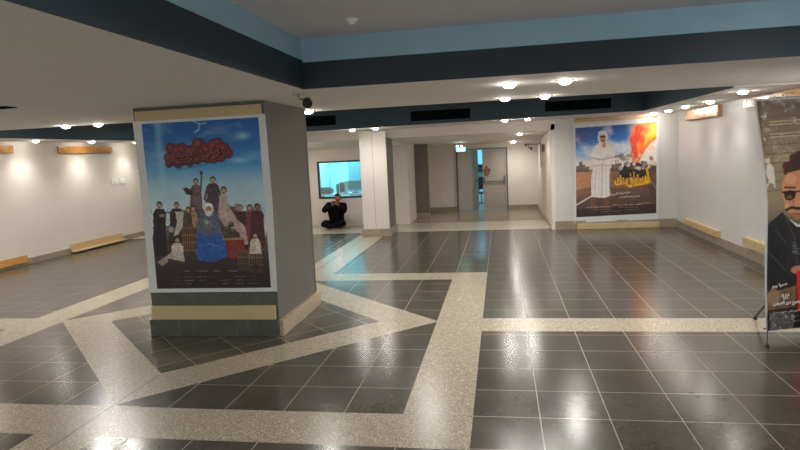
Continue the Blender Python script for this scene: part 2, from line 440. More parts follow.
# Arabic letters as contextual presentation forms, laid out right to left
AR = {'ا': ('\uFE8D', '\uFE8E', None, None), 'ب': ('\uFE8F', '\uFE90', '\uFE91', '\uFE92'), 'ج': ('\uFE9D', '\uFE9E', '\uFE9F', '\uFEA0'),
      'ح': ('\uFEA1', '\uFEA2', '\uFEA3', '\uFEA4'), 'د': ('\uFEA9', '\uFEAA', None, None), 'ر': ('\uFEAD', '\uFEAE', None, None),
      'س': ('\uFEB1', '\uFEB2', '\uFEB3', '\uFEB4'), 'ش': ('\uFEB5', '\uFEB6', '\uFEB7', '\uFEB8'), 'ض': ('\uFEBD', '\uFEBE', '\uFEBF', '\uFEC0'),
      'ع': ('\uFEC9', '\uFECA', '\uFECB', '\uFECC'), 'ف': ('\uFED1', '\uFED2', '\uFED3', '\uFED4'), 'ق': ('\uFED5', '\uFED6', '\uFED7', '\uFED8'),
      'ل': ('\uFEDD', '\uFEDE', '\uFEDF', '\uFEE0'), 'م': ('\uFEE1', '\uFEE2', '\uFEE3', '\uFEE4'), 'ن': ('\uFEE5', '\uFEE6', '\uFEE7', '\uFEE8'),
      'ه': ('\uFEE9', '\uFEEA', '\uFEEB', '\uFEEC'), 'و': ('\uFEED', '\uFEEE', None, None), 'ي': ('\uFEF1', '\uFEF2', '\uFEF3', '\uFEF4'),
      'ت': ('\uFE95', '\uFE96', '\uFE97', '\uFE98'), 'ص': ('\uFEB9', '\uFEBA', '\uFEBB', '\uFEBC'), 'ك': ('\uFED9', '\uFEDA', '\uFEDB', '\uFEDC')}
def shape_ar(s):
    out = []
    for i, ch in enumerate(s):
        if ch not in AR: out.append(ch); continue
        pj = i > 0 and s[i - 1] in AR and AR[s[i - 1]][2] is not None
        nj = i + 1 < len(s) and s[i + 1] in AR and AR[ch][2] is not None
        out.append(AR[ch][3 if pj and nj else 1 if pj else 2 if nj else 0])
    return ''.join(out[::-1])

def text(name, s, size, mat, parent, loc, rot, width=None, height=None, ar=True, extrude=0.0004, bold=0.0, roll=0.0):
    cu = bpy.data.curves.new(name, 'FONT'); cu.body = shape_ar(s) if ar else s; cu.size = size; cu.extrude = extrude; cu.offset = bold
    cu.align_x = 'CENTER'; cu.align_y = 'CENTER'; cu.resolution_u = 3
    tmp = bpy.data.objects.new(name + '_tmp', cu); C.objects.link(tmp)
    bpy.context.view_layer.update()
    dg = bpy.context.evaluated_depsgraph_get()
    me = bpy.data.meshes.new_from_object(tmp.evaluated_get(dg)); me.name = name
    bpy.data.objects.remove(tmp)
    me.materials.clear(); me.materials.append(mat)
    o = bpy.data.objects.new(name, me); C.objects.link(o); o.parent = parent
    if me.vertices:
        xs = [v.co.x for v in me.vertices]; ys = [v.co.y for v in me.vertices]
        cxx, cyy = (min(xs) + max(xs)) / 2, (min(ys) + max(ys)) / 2
        sx = width / (max(xs) - min(xs)) if width else 1; sy = height / (max(ys) - min(ys)) if height else sx
        for v in me.vertices: v.co.x = (v.co.x - cxx) * sx; v.co.y = (v.co.y - cyy) * sy
    o.matrix_local = Matrix.Translation(loc) @ rot.to_4x4() @ Matrix.Rotation(roll, 4, 'Z')
    return o
FRONT = Matrix.Rotation(PI / 2, 3, 'X')

# ---- poster on the near pillar (artwork coordinates are the print's own drawing units)
cv = Canvas(228, 310)
def map1(x, y):
    Lx = 139 + (y - 125) * .098; Rx_ = 260.5 + (y - 118) * .062
    top = 126 - (x - 139) * .066; bot = 289
    return (x - Lx) / (Rx_ - Lx), (y - top) / (bot - top)
cv.setmap(map1)
V = cv.V; n1 = cv.noise(5, 9, 1, 4); n2 = cv.noise(3, 14, 2, 4)
stops = [(0, (14, 82, 148)), (.14, (30, 100, 164)), (.26, (56, 138, 190)), (.38, (150, 186, 200)), (.5, (178, 198, 204)), (.66, (186, 196, 198)), (.70, (98, 84, 76)), (.80, (62, 46, 42)), (1, (30, 22, 24))]
col = np.zeros_like(cv.a)
for k in range(3): col[..., k] = np.interp(V, [s_[0] for s_ in stops], [srgb(*s_[1])[k] for s_ in stops])
cv.a = col
cv.blend(np.clip((n2 - .5) * 4, 0, 1) * (V < .5), (150, 190, 205), .35)
cv.blend(np.clip((n1 - .52) * 4, 0, 1) * (V < .66), (120, 165, 190), .3)
cv.blend(np.exp(-((cv.U - .14) / .03) ** 2) * (V < .45), (150, 195, 215), .35)
cv.blend(np.exp(-((cv.U - .86) / .05) ** 2 - ((V - .10) / .02) ** 2), (140, 190, 210), .7)
cv.blend(np.exp(-((cv.U - .82) / .07) ** 2 - ((V - .24) / .015) ** 2), (150, 195, 215), .6)
cv.line([(193, 122), (200, 125), (199, 131), (195, 133)], 1.2, (150, 190, 215), .7); cv.line([(200, 125), (207, 124)], 1.2, (150, 190, 215), .6)
# title lozenge: swollen maroon lettering
tb = [(170, 149, 5), (168, 158, 4.5), (176, 151, 6), (182, 150, 6.5), (176, 160, 6), (184, 159, 6), (190, 152, 6), (192, 159, 5.5), (199, 145, 6.5), (201, 152, 6.5), (207, 150, 6.5), (208, 157, 6), (214, 146, 6), (219, 143, 4.5), (218, 151, 7), (215, 158, 5), (225, 149, 6), (229, 153, 5), (222, 157, 4.5), (168, 164, 3.2), (178, 163, 5), (190, 163, 3), (198, 161, 3)]
tb = [(x, y, r * .84) for x, y, r in tb]
for x, y, r in tb: cv.ell(x, y, r + 1.3, r + 1.3, (44, 20, 26))
cv.poly([(168, 160), (176, 150), (226, 148), (230, 156), (208, 160), (178, 167)], (84, 36, 38))
for x, y, r in tb: cv.ell(x, y, r, r, (112, 46, 46))
for i, (x, y, r) in enumerate(tb): cv.ell(x, y, r * .62, r * .62, (70, 30, 32), .7); cv.ell(x - .6, y - .7, r * .38, r * .38, (132, 66, 62), .9)
cv.line([(168, 166), (182, 164), (206, 161)], 1.6, (48, 24, 30)); cv.line([(176, 170), (205, 165)], .8, (52, 70, 90), .8)
# figures
def fig(x, yt, yb, w, body, skin=(170, 130, 110), hair=(34, 26, 26), hw=2.6, seed=1, flare=1.25):
    hh = hw * 1.25
    cv.poly([(x - w * .32, yt + hh * 2), (x + w * .32, yt + hh * 2), (x + w * .52, yt + hh * 3.1), (x + w * .5, (yt + yb) / 2), (x + w * .5 * flare, yb), (x - w * .5 * flare, yb), (x - w * .5, (yt + yb) / 2), (x - w * .52, yt + hh * 3.1)], body, 1, .45, seed)
    cv.ell(x, yt + hh * .9, hw * 1.05, hh, hair); cv.ell(x, yt + hh * 1.25, hw * .75, hh * .8, skin)
    cv.ell(x, yt + hh * 1.75, hw * .5, hh * .25, hair, .6)
r0 = np.random.RandomState(8)
# back crate barrier and masses
cv.poly([(152, 226), (262, 222), (266, 262), (154, 264)], (52, 40, 38), .85, .6, 5)
cv.poly([(181, 210), (236, 206), (246, 232), (240, 256), (184, 256)], (64, 52, 48), .95, .6, 6)
for k_ in range(26):
    xx = 186 + r0.rand() * 66; yy = 206 + r0.rand() * 26; cc_ = [(44, 34, 34), (92, 70, 60), (120, 96, 78), (58, 48, 52)][k_ % 4]; cv.ell(xx, yy, 3 + r0.rand() * 2, 4, cc_, .8)
fig(157.5, 201, 256, 13, (26, 22, 26), seed=2, hair=(18, 14, 18), hw=2.9); cv.ell(160, 215, 3, 1.6, (150, 118, 100), .8); cv.poly([(152, 210), (154, 203), (161, 203), (163, 222), (152, 222)], (22, 18, 22), .0)
fig(175.5, 201.5, 243, 14, (40, 34, 36), seed=3); cv.poly([(174, 211), (183, 211), (182, 226), (177, 234), (172, 236), (176, 222)], (176, 172, 164), .95); cv.line([(164, 212), (173, 212)], 1.4, (50, 40, 40)); cv.ell(170, 229, 2.6, 3, (170, 140, 110))
fig(196, 178, 209, 11, (96, 78, 80), seed=4); cv.poly([(182, 188), (186, 187), (193, 190), (192, 195), (186, 194)], (50, 38, 40)); cv.line([(201, 191), (202, 174)], 1.8, (76, 62, 66)); cv.ell(201.7, 172.5, 1.7, 2, (60, 48, 48))
fig(213.5, 176, 211, 12, (66, 56, 62), seed=5, hw=2.7); cv.line([(208, 186), (205, 198), (209, 204)], 2.4, (74, 62, 68)); cv.line([(218, 186), (222, 196)], 2.4, (60, 52, 56))
fig(224.5, 186, 208, 8, (166, 152, 142), seed=6, hair=(58, 36, 34), hw=3)
fig(193, 205, 226, 9, (150, 124, 96), seed=7, hw=2.6); fig(187.5, 206, 228, 8, (72, 60, 54), seed=17, hw=2.4)
fig(241, 204, 246, 16, (62, 40, 40), seed=8, hair=(96, 84, 78)); fig(250.5, 204, 240, 8, (110, 52, 56), seed=9, hw=2.6, hair=(60, 40, 40)); fig(258, 203, 246, 13, (74, 28, 36), seed=10, hair=(24, 18, 22), hw=2.8)
cv.poly([(253, 208), (256, 203), (261, 204), (264, 214), (264, 232), (254, 232)], (68, 24, 32), .5)
# seated figure in pale trousers stretching a leg
cv.poly([(220, 200), (230, 206), (238, 219), (246, 226), (249, 244), (244, 246), (240, 232), (226, 226), (218, 216)], (166, 148, 142), 1, .2, 12)
cv.ell(246, 246, 3, 1.6, (40, 30, 30))
# central elder in blue
cv.poly([(200, 214), (196, 226), (194, 246), (200, 260), (213, 263), (227, 256), (226, 242), (222, 228), (219, 214), (212, 208), (206, 209)], (84, 92, 110), 1, .25, 13)
cv.poly([(198, 232), (194, 250), (198, 260), (212, 263), (228, 256), (224, 238), (218, 232), (210, 236)], (34, 82, 158), 1, .25, 14)
for k in range(5): cv.line([(200 + k * 5, 238), (198 + k * 6.5, 259)], .8, (24, 60, 122), .6)
cv.line([(198, 246), (210, 243), (224, 248)], 1.0, (76, 124, 186), .5)
cv.ell(209, 208, 5.2, 5.5, (186, 184, 180)); cv.ell(209, 205, 4.0, 2.6, (222, 220, 214)); cv.ell(209, 208.5, 2.8, 3, (160, 118, 98)); cv.ell(209, 213, 3.4, 2.6, (206, 202, 196))
cv.ell(208, 223, 4.6, 4.4, (96, 108, 92)); cv.ell(207, 221.5, 2.4, 2.0, (150, 156, 140), .7)
for x, y in ((229, 228), (234, 231), (226, 233), (232, 224)): cv.ell(x, y, 3, 2.8, (58, 58, 46)); cv.ell(x - .6, y - .8, 1.2, 1, (110, 110, 92), .7)
cv.poly([(226, 240), (245, 239), (246, 258), (229, 258)], (120, 44, 40), 1, .2, 15); cv.line([(224, 239), (246, 238)], 2.0, (150, 122, 88))
# woven baskets
def basket(x0, y0, x1, y1, c=(128, 92, 62)):
    cv.poly([(x0, y0), (x1, y0), (x1, y1), (x0, y1)], (52, 36, 30))
    k = x0
    while k < x1: cv.line([(k, y0), (k, y1)], .9, c); k += 2.4
    for q in (0, .33, .66, 1): cv.line([(x0, y0 + (y1 - y0) * q), (x1, y0 + (y1 - y0) * q)], 1.0, c)
basket(182, 227, 196, 250); basket(239, 251, 250, 270, (112, 88, 68)); basket(250, 250, 264, 273, (124, 100, 80)); cv.ell(256, 268, 3.6, 3.6, (56, 40, 34))
# boys with pale shirts
fig(176, 236, 262, 12, (176, 170, 160), seed=16, hw=2.7); cv.poly([(155, 262), (170, 252), (174, 256), (160, 266)], (158, 148, 140)); cv.poly([(166, 258), (184, 262), (180, 267), (166, 266)], (60, 48, 44))
fig(256, 232, 254, 10, (186, 178, 168), seed=18, hw=2.6)
gn = cv.noise(70, 100, 77, 2)
cv.a = cv.a * (1 + np.where((V > .5) & (V < .83), .4, .05) * (gn - .5) * 2)[..., None]
cv.blend((V > .9) * 1.0, (28, 18, 20), .6)
cv.a = cv.a * 1.3
cv.blend(np.clip((V - .80) * 14, 0, 1), (38, 26, 28), .6)

post = thing('film_poster', 'large film poster of a crowd around an elder in blue, on the near pillar', 'poster', (-3.59, 6.90, 0))
def wob(x, z, a=.004): return a * math.sin(x * 5 + z * 2.3) + a * .7 * math.sin(z * 7 + 1.3 * x)
def sh_l(v): return -4.475 + .02 * math.sin(v * 3.0)          # edges of the sheet
def sh_r(v): return -2.745 + .012 * math.sin(v * 4.0)
SZ0, SZ1 = 0.575, 2.735
# the white sheet itself (thin solid), in the poster's own coordinates
def solid_sheet(name, fpos, nu, nw, th, mat, parent):
    bm = B(); f_, k_ = [], []
    for j in range(nw + 1):
        for i in range(nu + 1):
            pt = Vector(fpos(i / nu, j / nw)); f_.append(bm.verts.new(pt)); k_.append(bm.verts.new(pt + Vector((0, th, 0))))
    W = nu + 1
    for j in range(nw):
        for i in range(nu):
            a, b_, c, d = j * W + i, j * W + i + 1, (j + 1) * W + i + 1, (j + 1) * W + i
            bm.faces.new((f_[a], f_[b_], f_[c], f_[d])); bm.faces.new((k_[d], k_[c], k_[b_], k_[a]))
    for i in range(nu):
        bm.faces.new((f_[i + 1], f_[i], k_[i], k_[i + 1])); t_ = nw * W + i; bm.faces.new((f_[t_], f_[t_ + 1], k_[t_ + 1], k_[t_]))
    for j in range(nw):
        a, d = j * W, (j + 1) * W; bm.faces.new((f_[a], f_[d], k_[d], k_[a]))
        a, d = j * W + nu, (j + 1) * W + nu; bm.faces.new((f_[d], f_[a], k_[a], k_[d]))
    return obj(name, bm, mat, parent, smooth=False)
def fs1(u, v):
    x = sh_l(v) + (sh_r(v) - sh_l(v)) * u; z = SZ1 - (SZ1 - SZ0) * v
    return (x + 3.59, -0.012 + wob(x, z), z)
solid_sheet('vinyl_sheet', fs1, 40, 40, 0.003, M['vinyl'], post)
def fp1(u, v):
    x = -4.355 + 1.525 * u; z = 2.70 - 2.075 * v
    return (x + 3.59, -0.0145 + wob(x, z), z)
sheet('printed_artwork', cv, fp1, M['print'], post)
# credits along the foot of the artwork
M['ink_pale'] = plain('pale_ink', srgb(172, 160, 150), 0.5, var=.02)
M['ink_dim'] = plain('dim_ink', srgb(120, 106, 100), 0.5, var=.02)
M['ink_white'] = plain('white_ink', srgb(250, 248, 244), 0.5, var=.02)
M['ink_yellow'] = plain('yellow_ink', srgb(246, 190, 40), 0.45, var=.06)
M['ink_title'] = plain('maroon_ink', srgb(134, 66, 62), 0.45, var=.06)
M['ink_plum'] = plain('dark_maroon_ink', srgb(58, 24, 30), 0.5, var=.06)
def p1pt(x, y, off=-.0225):
    u, v = map1(x, y); q = fp1(u, v); return (q[0], q[1] + off + .0145 - .004, q[2])
text('title_outline', 'مرعي البريمو', .3, M['ink_plum'], post, p1pt(199.5, 154.2, -.018), FRONT, .74, .20, bold=.012, roll=.05)
text('title_lettering', 'مرعي البريمو', .3, M['ink_title'], post, p1pt(199, 153.5, -.020), FRONT, .72, .19, bold=.003, roll=.05)
for x, y, w in ((186, 271, 7), (202, 271, 12), (217, 271, 8), (234, 271, 10)):
    text('credit_lettering', 'بطولة'.replace('ط', 'ت').replace('ة', 'ه'), .03, M['ink_pale'], post, p1pt(x, y), FRONT, w * .0122, .022)
for r_, y in enumerate((277, 280.5, 284)):
    for k, x in enumerate((177, 188.5, 201.5, 213, 226, 241, 253.5)):
        if (r_ + k) % 5 == 4: continue
        text('credit_lettering', ['منير', 'سيد علي', 'عبد حسن', 'كريم'][(r_ * 3 + k) % 4], .03, M['ink_pale' if k % 3 else 'ink_dim'], post, p1pt(x, y), FRONT, .075 + .03 * ((k + r_) % 3), .016)

b = B(); bx(b, -4.44, -2.79, 6.885, 6.917, 2.735, 2.855, .003)
o = obj('timber_board', b, M['board_cream']); tag(o, 'beige batten across the top of the near pillar above the cast poster', 'board')
b = B(); bx(b, -4.46, -2.795, 6.865, 6.917, 0.222, 0.40, .006)
o = obj('timber_board', b, M['board_cream']); tag(o, 'cream boxed ledge low on the near pillar under the cast poster', 'board')

# ---- poster on the back wall
cv = Canvas(170, 190)
def map2(x, y):
    Lx = 575 + (y - 128) * .028; Rx_ = 656.5 + (y - 124) * .014
    top = 129 - (x - 575) * .05; bot = 217.2 - (x - 577) * .045
    return (x - Lx) / (Rx_ - Lx), (y - top) / (bot - top)
cv.setmap(map2); V = cv.V; U = cv.U
stops = [(0, (40, 78, 146)), (.12, (36, 108, 190)), (.27, (96, 158, 212)), (.40, (226, 218, 208)), (.46, (222, 200, 176)), (.48, (140, 104, 82)), (.56, (156, 118, 92)), (.75, (128, 92, 72)), (.88, (74, 50, 46)), (1, (30, 20, 24))]
col = np.zeros_like(cv.a)
for k in range(3): col[..., k] = np.interp(V, [s_[0] for s_ in stops], [srgb(*s_[1])[k] for s_ in stops])
cv.a = col
n1 = cv.noise(5, 8, 21, 4); n2 = cv.noise(6, 20, 22, 4)
cv.blend(np.clip((n1 - .48) * 4, 0, 1) * (V < .45), (232, 232, 240), .75)
cv.blend(np.clip(1 - U * 3.4, 0, 1) * np.clip(1 - np.abs(V - .1) * 7, 0, 1), (96, 84, 120), .8)
cv.blend(np.clip((n2 - .5) * 4, 0, 1) * (V > .48), (92, 66, 56), .45)
cv.blend(np.clip((U - .62) * 4, 0, 1) * (V < .42), (252, 236, 214), .8)
# skyline and road
for x, h in ((578, 5), (581, 9), (584, 6), (588, 4), (614, 6), (618, 10), (621, 7), (625, 4), (650, 5), (654, 4)): cv.poly([(x - 1.8, 172), (x - 1.8, 171 - h), (x + 1.8, 171 - h), (x + 1.8, 172)], (92, 78, 76), .9)
cv.poly([(575, 172), (600, 172), (600, 186), (576, 190)], (196, 142, 98), .7)
cv.poly([(576, 204), (600, 190), (656, 186), (658, 214), (577, 217)], (92, 70, 62), .6, .3, 5)
cv.line([(577, 205), (600, 192)], 1.3, (226, 214, 200)); cv.line([(644, 172), (658, 190)], 1.2, (226, 214, 200), .8)
cv.poly([(640, 168), (657, 168), (658, 205), (650, 190)], (70, 58, 54), .7)
# column of fire
cv.poly([(634, 127), (657, 124), (658, 140), (650, 146), (643, 156), (639, 166), (634, 165), (631, 155), (633, 146), (629, 140), (634, 133)], (252, 120, 50), 1, .25, 7)
cv.poly([(636, 128), (646, 126), (642, 136), (637, 146), (638, 158), (635, 162), (632, 150), (630, 142)], (236, 70, 44), .9, .3, 8)
cv.poly([(650, 127), (657, 125), (657, 138), (648, 143), (644, 150), (646, 138)], (255, 190, 60), .9, .2, 9)
cv.blend(np.clip((cv.noise(14, 16, 9, 2) - .5) * 5, 0, 1) * (U > .68) * (V < .3), (255, 160, 70), .5)
cv.ell(642, 141, 3, 4, (226, 60, 50), .6); cv.ell(648, 133, 3, 3, (240, 90, 60), .6)
# wrecked car
cv.poly([(620, 172), (624, 167), (630, 164), (640, 164), (646, 167), (650, 172), (650, 178), (620, 178)], (40, 34, 36), 1, .4, 11)
cv.ell(626, 178, 3, 3, (24, 20, 22)); cv.ell(645, 178, 3, 3, (24, 20, 22)); cv.ell(634, 168, 6, 2, (98, 84, 80), .6)
# man in a white bathrobe with folded arms
wr = (228, 222, 216)
cv.poly([(592, 197), (597, 197), (597, 212), (592, 212)], (118, 78, 58)); cv.poly([(606, 197), (611, 197), (610, 212), (606, 212)], (118, 78, 58))
cv.poly([(595, 147), (600, 143.5), (608, 144), (614, 148), (616, 156), (611.5, 162), (610.5, 180), (611.5, 196), (606, 198), (592.5, 197), (592, 180), (594, 163), (591, 156)], wr, 1, .05, 12)
cv.line([(603, 164), (603, 196)], .8, (176, 168, 164)); cv.line([(597, 166), (595, 195)], .6, (190, 184, 180)); cv.line([(594, 166), (611, 166)], 1.2, (192, 186, 180))
cv.line([(593, 155), (603, 158), (607, 152)], 3.4, (236, 231, 226)); cv.line([(614, 156), (602, 160), (597, 160)], 3.4, (218, 212, 206)); cv.line([(592, 158.5), (603, 160.5), (615, 158)], .8, (150, 138, 132))
cv.ell(603, 138.5, 4.8, 6.0, (232, 228, 224)); cv.ell(603, 139, 3.3, 4.2, (176, 128, 104)); cv.ell(603, 138, 3.2, .9, (50, 40, 40)); cv.ell(603, 134, 4.6, 2, (206, 204, 210)); cv.ell(603.5, 142, 2.4, 1.3, (110, 80, 68), .7)
cv.ell(604.5, 146, 2.0, 2.8, (186, 138, 112))
for x, y in ((624, 160), (620, 158), (628, 159)): cv.ell(x, y, 2.4, 2.8, (120, 108, 108), .8)
cv.poly([(577, 209), (658, 205), (658, 214), (577, 218)], (26, 18, 22), .55)
for x in (594, 597, 600, 607, 610): cv.line([(x, 168), (x + (x - 602) * .1, 196)], .5, (186, 178, 174), .7)
for k_ in range(40):
    xx, yy = 616 + 38 * rng.rand(), 156 + 14 * rng.rand(); cv.ell(xx, yy, 1.2 + rng.rand(), 1.2 + rng.rand(), [(70, 60, 60), (210, 200, 190), (130, 100, 84), (236, 220, 200)][k_ % 4], .7)
cv.line([(640, 176), (646, 190), (644, 206)], 1.6, (96, 74, 62), .6)
gn = cv.noise(60, 66, 55, 2); cv.a = cv.a * (1 + .12 * (gn - .5) * 2)[..., None]
post2 = thing('film_poster', 'film poster of a man in a white robe before flames, on the back wall', 'poster', (2.9, 16.10, 0))
def fs2(u, v):
    x = -1.04 + 2.09 * u + .01 * math.sin(v * 4); z = 2.70 + .06 * u - (2.53 + .02 * u) * v
    return (x, -0.012 + .003 * math.sin(x * 6 + z * 3), z)
solid_sheet('vinyl_sheet', fs2, 30, 30, 0.003, M['vinyl'], post2)
def fp2(u, v):
    x = -.985 + 1.97 * u; z = 2.615 + .05 * u - (2.30) * v
    return (x, -0.0145 + .003 * math.sin(x * 6 + z * 3), z)
sheet('printed_artwork', cv, fp2, M['print'], post2)
def p2pt(x, y, off=.004):
    u, v = map2(x, y); q = fp2(u, v); return (q[0], q[1] - off, q[2])
M['ink_orange'] = plain('orange_brown_ink', srgb(150, 80, 20), 0.5, var=.05)
text('title_shadow', 'المستشف', .3, M['ink_orange'], post2, p2pt(639.4, 179.2, .003), FRONT, .56, .46, bold=.008, roll=.17)
text('title_lettering', 'المستشف', .3, M['ink_yellow'], post2, p2pt(639, 178.6, .005), FRONT, .55, .43, bold=.010, roll=.17)
text('title_shadow', 'بنك', .3, M['ink_orange'], post2, p2pt(622.4, 182.2, .003), FRONT, .33, .34, bold=.008, roll=.1)
text('title_lettering', 'بنك', .3, M['ink_yellow'], post2, p2pt(622, 181.6, .005), FRONT, .32, .32, bold=.010, roll=.1)
text('date_lettering', 'حصريا قريبا', .1, M['ink_white'], post2, p2pt(622, 193.5), FRONT, .5, .07, roll=.1)
text('date_lettering', 'بجميع دور العرض', .1, M['ink_white'], post2, p2pt(631, 197), FRONT, .5, .06, roll=.04)
for k, (x, y, w) in enumerate(((600, 207, .62), (628, 205, .70), (646, 203.5, .3), (604, 209.5, .4), (630, 207.5, .5), (612, 211.5, .5), (634, 210, .3))):
    text('credit_lettering', ['سيد كريم علي حسن', 'منير عبد حسن سالم'][k % 2], .06, M['ink_white' if k < 3 else 'ink_pale'], post2, p2pt(x, y), FRONT, w, .038)

b = B(); bx(b, 1.90, 3.90, 16.095, 16.118, 2.765, 2.865, .002); o = obj('timber_board', b, M['varnish_x'])
tag(o, 'varnished bolted batten on the back wall above the poster of the robed man', 'board')
for k in range(9):
    bb = B(); cyl(bb, (1.98 + k * .23, 16.085, 2.835), (1.98 + k * .23, 16.096, 2.835), .012, seg=10); obj('bolt', bb, M['bolt'], o)
b = B(); bx(b, 1.93, 3.95, 16.0, 16.085, 0.005, 0.145, .004); o = obj('timber_board', b, M['board_cream'])
tag(o, 'cream plank ledge on the skirting under the poster of the robed man', 'board')

# ---- banner stand
cv = Canvas(150, 330)
def map3(x, y): return ((x - float(np.interp(y, [98, 130, 150, 200, 333], [760, 762, 764, 767, 767]))) / 93.7 - .02, (y - 98) / 231.0)
cv.setmap(map3); V = cv.V; U = cv.U
stops = [(0, (96, 80, 60)), (.1, (120, 102, 78)), (.3, (150, 132, 106)), (.42, (150, 134, 110)), (.5, (120, 108, 92)), (.6, (40, 38, 40)), (.75, (40, 36, 38)), (.86, (60, 44, 40)), (1, (24, 20, 26))]
col = np.zeros_like(cv.a)
for k in range(3): col[..., k] = np.interp(V, [s_[0] for s_ in stops], [srgb(*s_[1])[k] for s_ in stops])
cv.a = col
n1 = cv.noise(6, 20, 31, 4)
cv.blend(np.clip((n1 - .5) * 4, 0, 1) * (V < .5), (178, 160, 130), .4)
for y in range(106, 190, 9): cv.line([(758, y), (846, y - 3)], .8, (74, 60, 46), .7)
for y in (119, 122, 131, 134): cv.line([(772, y), (800, y - 1)], 1.0, (206, 186, 150), .7)
# scribbled chalk on the wall behind the head
r = np.random.RandomState(5)
for k in range(60):
    x, y = 775 + r.rand() * 20, 132 + r.rand() * 26; cv.line([(x, y), (x + r.rand() * 3 - 1, y + r.rand() * 3 - 1.5)], .7, (206, 198, 180), .5)
# pale goat standing on hind legs
gc = (214, 204, 194)
cv.poly([(768, 161), (772, 159), (775, 164), (776, 176), (774, 180), (770, 178), (768, 170)], gc, 1, .1, 3)
cv.ell(769.6, 157, 2.2, 2.6, gc); cv.poly([(766, 153), (768, 156), (767, 157)], gc); cv.poly([(772, 152), (771.4, 156), (770, 156)], gc)
cv.line([(769, 166), (766.5, 169)], 1.2, gc); cv.line([(770, 178), (768, 182)], 1.2, gc); cv.line([(775, 178), (775.4, 183)], 1.2, gc)
# bearded reveller: curly hair, sunglasses, moustache, dark jacket
for k in range(70):
    a = r.rand() * PI * 2; cv.ell(803 + math.cos(a) * (17 * r.rand() ** .4), 170 + math.sin(a) * (20 * r.rand() ** .4), 4, 4, (58 + int(r.rand() * 22), 46, 40), .95)
cv.poly([(783, 178), (789, 170), (802, 167), (818, 171), (823, 184), (821, 204), (812, 216), (798, 217), (788, 208), (783, 194)], (206, 140, 106), 1, .06, 7)
cv.ell(792, 176, 6, 5, (222, 160, 124), .7)
cv.poly([(816, 172), (823, 184), (821, 204), (812, 216), (806, 214), (812, 198), (812, 180)], (150, 92, 70), .8)
cv.ell(788, 203, 3, 3, (232, 172, 136), .7); cv.line([(786, 184), (797, 185)], 1.6, (52, 34, 30)); cv.line([(803, 185), (818, 184)], 1.6, (52, 34, 30))
cv.line([(796, 190), (795, 200), (799, 203), (803, 202)], .9, (150, 88, 68))
cv.ell(798, 214, 9, 3, (120, 84, 70), .5)
cv.poly([(784, 188), (792, 187), (798, 189), (797, 195), (792, 198), (786, 196)], (52, 30, 28)); cv.poly([(803, 189), (812, 188), (819, 190), (816, 197), (808, 199), (803, 195)], (52, 30, 28)); cv.line([(783, 188.5), (822, 189.5)], 1.4, (24, 18, 20))
cv.ell(791, 194, 3, 2, (140, 86, 66), .8); cv.ell(800, 201, 3.4, 3.4, (214, 146, 112)); cv.line([(787, 206.5), (793, 204.5), (800, 206), (808, 206)], 2.6, (44, 30, 28)); cv.line([(792, 211), (804, 212)], 1.4, (150, 76, 66))
cv.poly([(765, 236), (770, 218), (782, 208), (790, 217), (800, 222), (818, 218), (846, 226), (846, 290), (764, 290)], (34, 34, 38), 1, .35, 9)
cv.poly([(790, 216), (798, 224), (806, 226), (812, 219), (800, 222)], (206, 202, 196))
cv.line([(784, 210), (796, 236), (798, 262)], 1.0, (80, 80, 86), .7); cv.line([(768, 246), (786, 268)], .7, (96, 96, 100), .7); cv.line([(776, 226), (786, 240)], .7, (86, 86, 92), .6)
for k in range(14): x, y = 792 + r.rand() * 8, 238 + r.rand() * 14; cv.line([(x, y), (x + 3, y + 1)], .8, (130, 134, 140), .5)
cv.ell(798, 268, 7, 4, (190, 124, 96)); cv.poly([(797, 270), (820, 268), (822, 312), (799, 312)], (206, 40, 34), 1, .1, 12)
cv.poly([(770, 290), (797, 284), (797, 306), (768, 308)], (126, 100, 76), .8, .5, 13)
cv.ell(775, 295, 6, 9, (170, 140, 108), .6)
cv.poly([(762, 312), (846, 310), (846, 334), (762, 334)], (24, 22, 32), .92)
cv.a = cv.a * 1.25
ban = thing('banner_stand', 'tall standing film banner of a man in sunglasses on thin black legs', 'banner', (2.80, 6.86, 0), math.radians(20))
def bshape(s, z):   # s across 0..1.15 m, z height
    lean = float(np.interp(z, [0, .08, 1.5, 2.05, 2.3, 2.6], [-.01, -.01, -.05, -.10, -.13, -.168]))
    curl = .05 * math.exp(-(s / .12) ** 2) * (z / 2.6) + .02 * math.sin(s * 9 + z * 3) * (.3 + z / 2.6)
    return s + lean, curl
def fs3(u, v):
    z = 2.58 - 2.49 * v; x, y = bshape(1.15 * u, z); return (x, y, z)
solid_sheet('vinyl_sheet', fs3, 40, 50, .003, M['vinyl'], ban)
def fp3(u, v):
    z = 2.56 - 2.46 * v; x, y = bshape(.022 + 1.115 * u, z); return (x, y - .003, z)
sheet('printed_artwork', cv, fp3, M['print'], ban)
def p3pt(x, y, off=.008):
    u, v = map3(x, y); q = fp3(u, v); return (q[0], q[1] - off, q[2])
text('date_lettering', 'حصريا يوم', .1, M['ink_white'], ban, p3pt(781, 282.5), FRONT, .22, .055, roll=.12, bold=.003)
text('date_lettering', '٩/٨', .1, M['ink_white'], ban, p3pt(786, 294.5), FRONT, .11, .06, ar=False, bold=.003)
text('cinema_lettering', 'بجميع دور العرض', .1, M['ink_white'], ban, p3pt(788, 301.5), FRONT, .36, .06, bold=.004)
text('credit_lettering', 'سيد كريم علي حسن منير', .06, M['ink_white'], ban, p3pt(790, 310.5), FRONT, .42, .028)
for k, (x, y) in enumerate(((786, 317), (796, 316), (787, 322), (797, 321), (806, 317), (808, 323))): text('credit_lettering', 'منير حسن', .05, M['ink_pale'], ban, p3pt(x, y), FRONT, .08, .02)
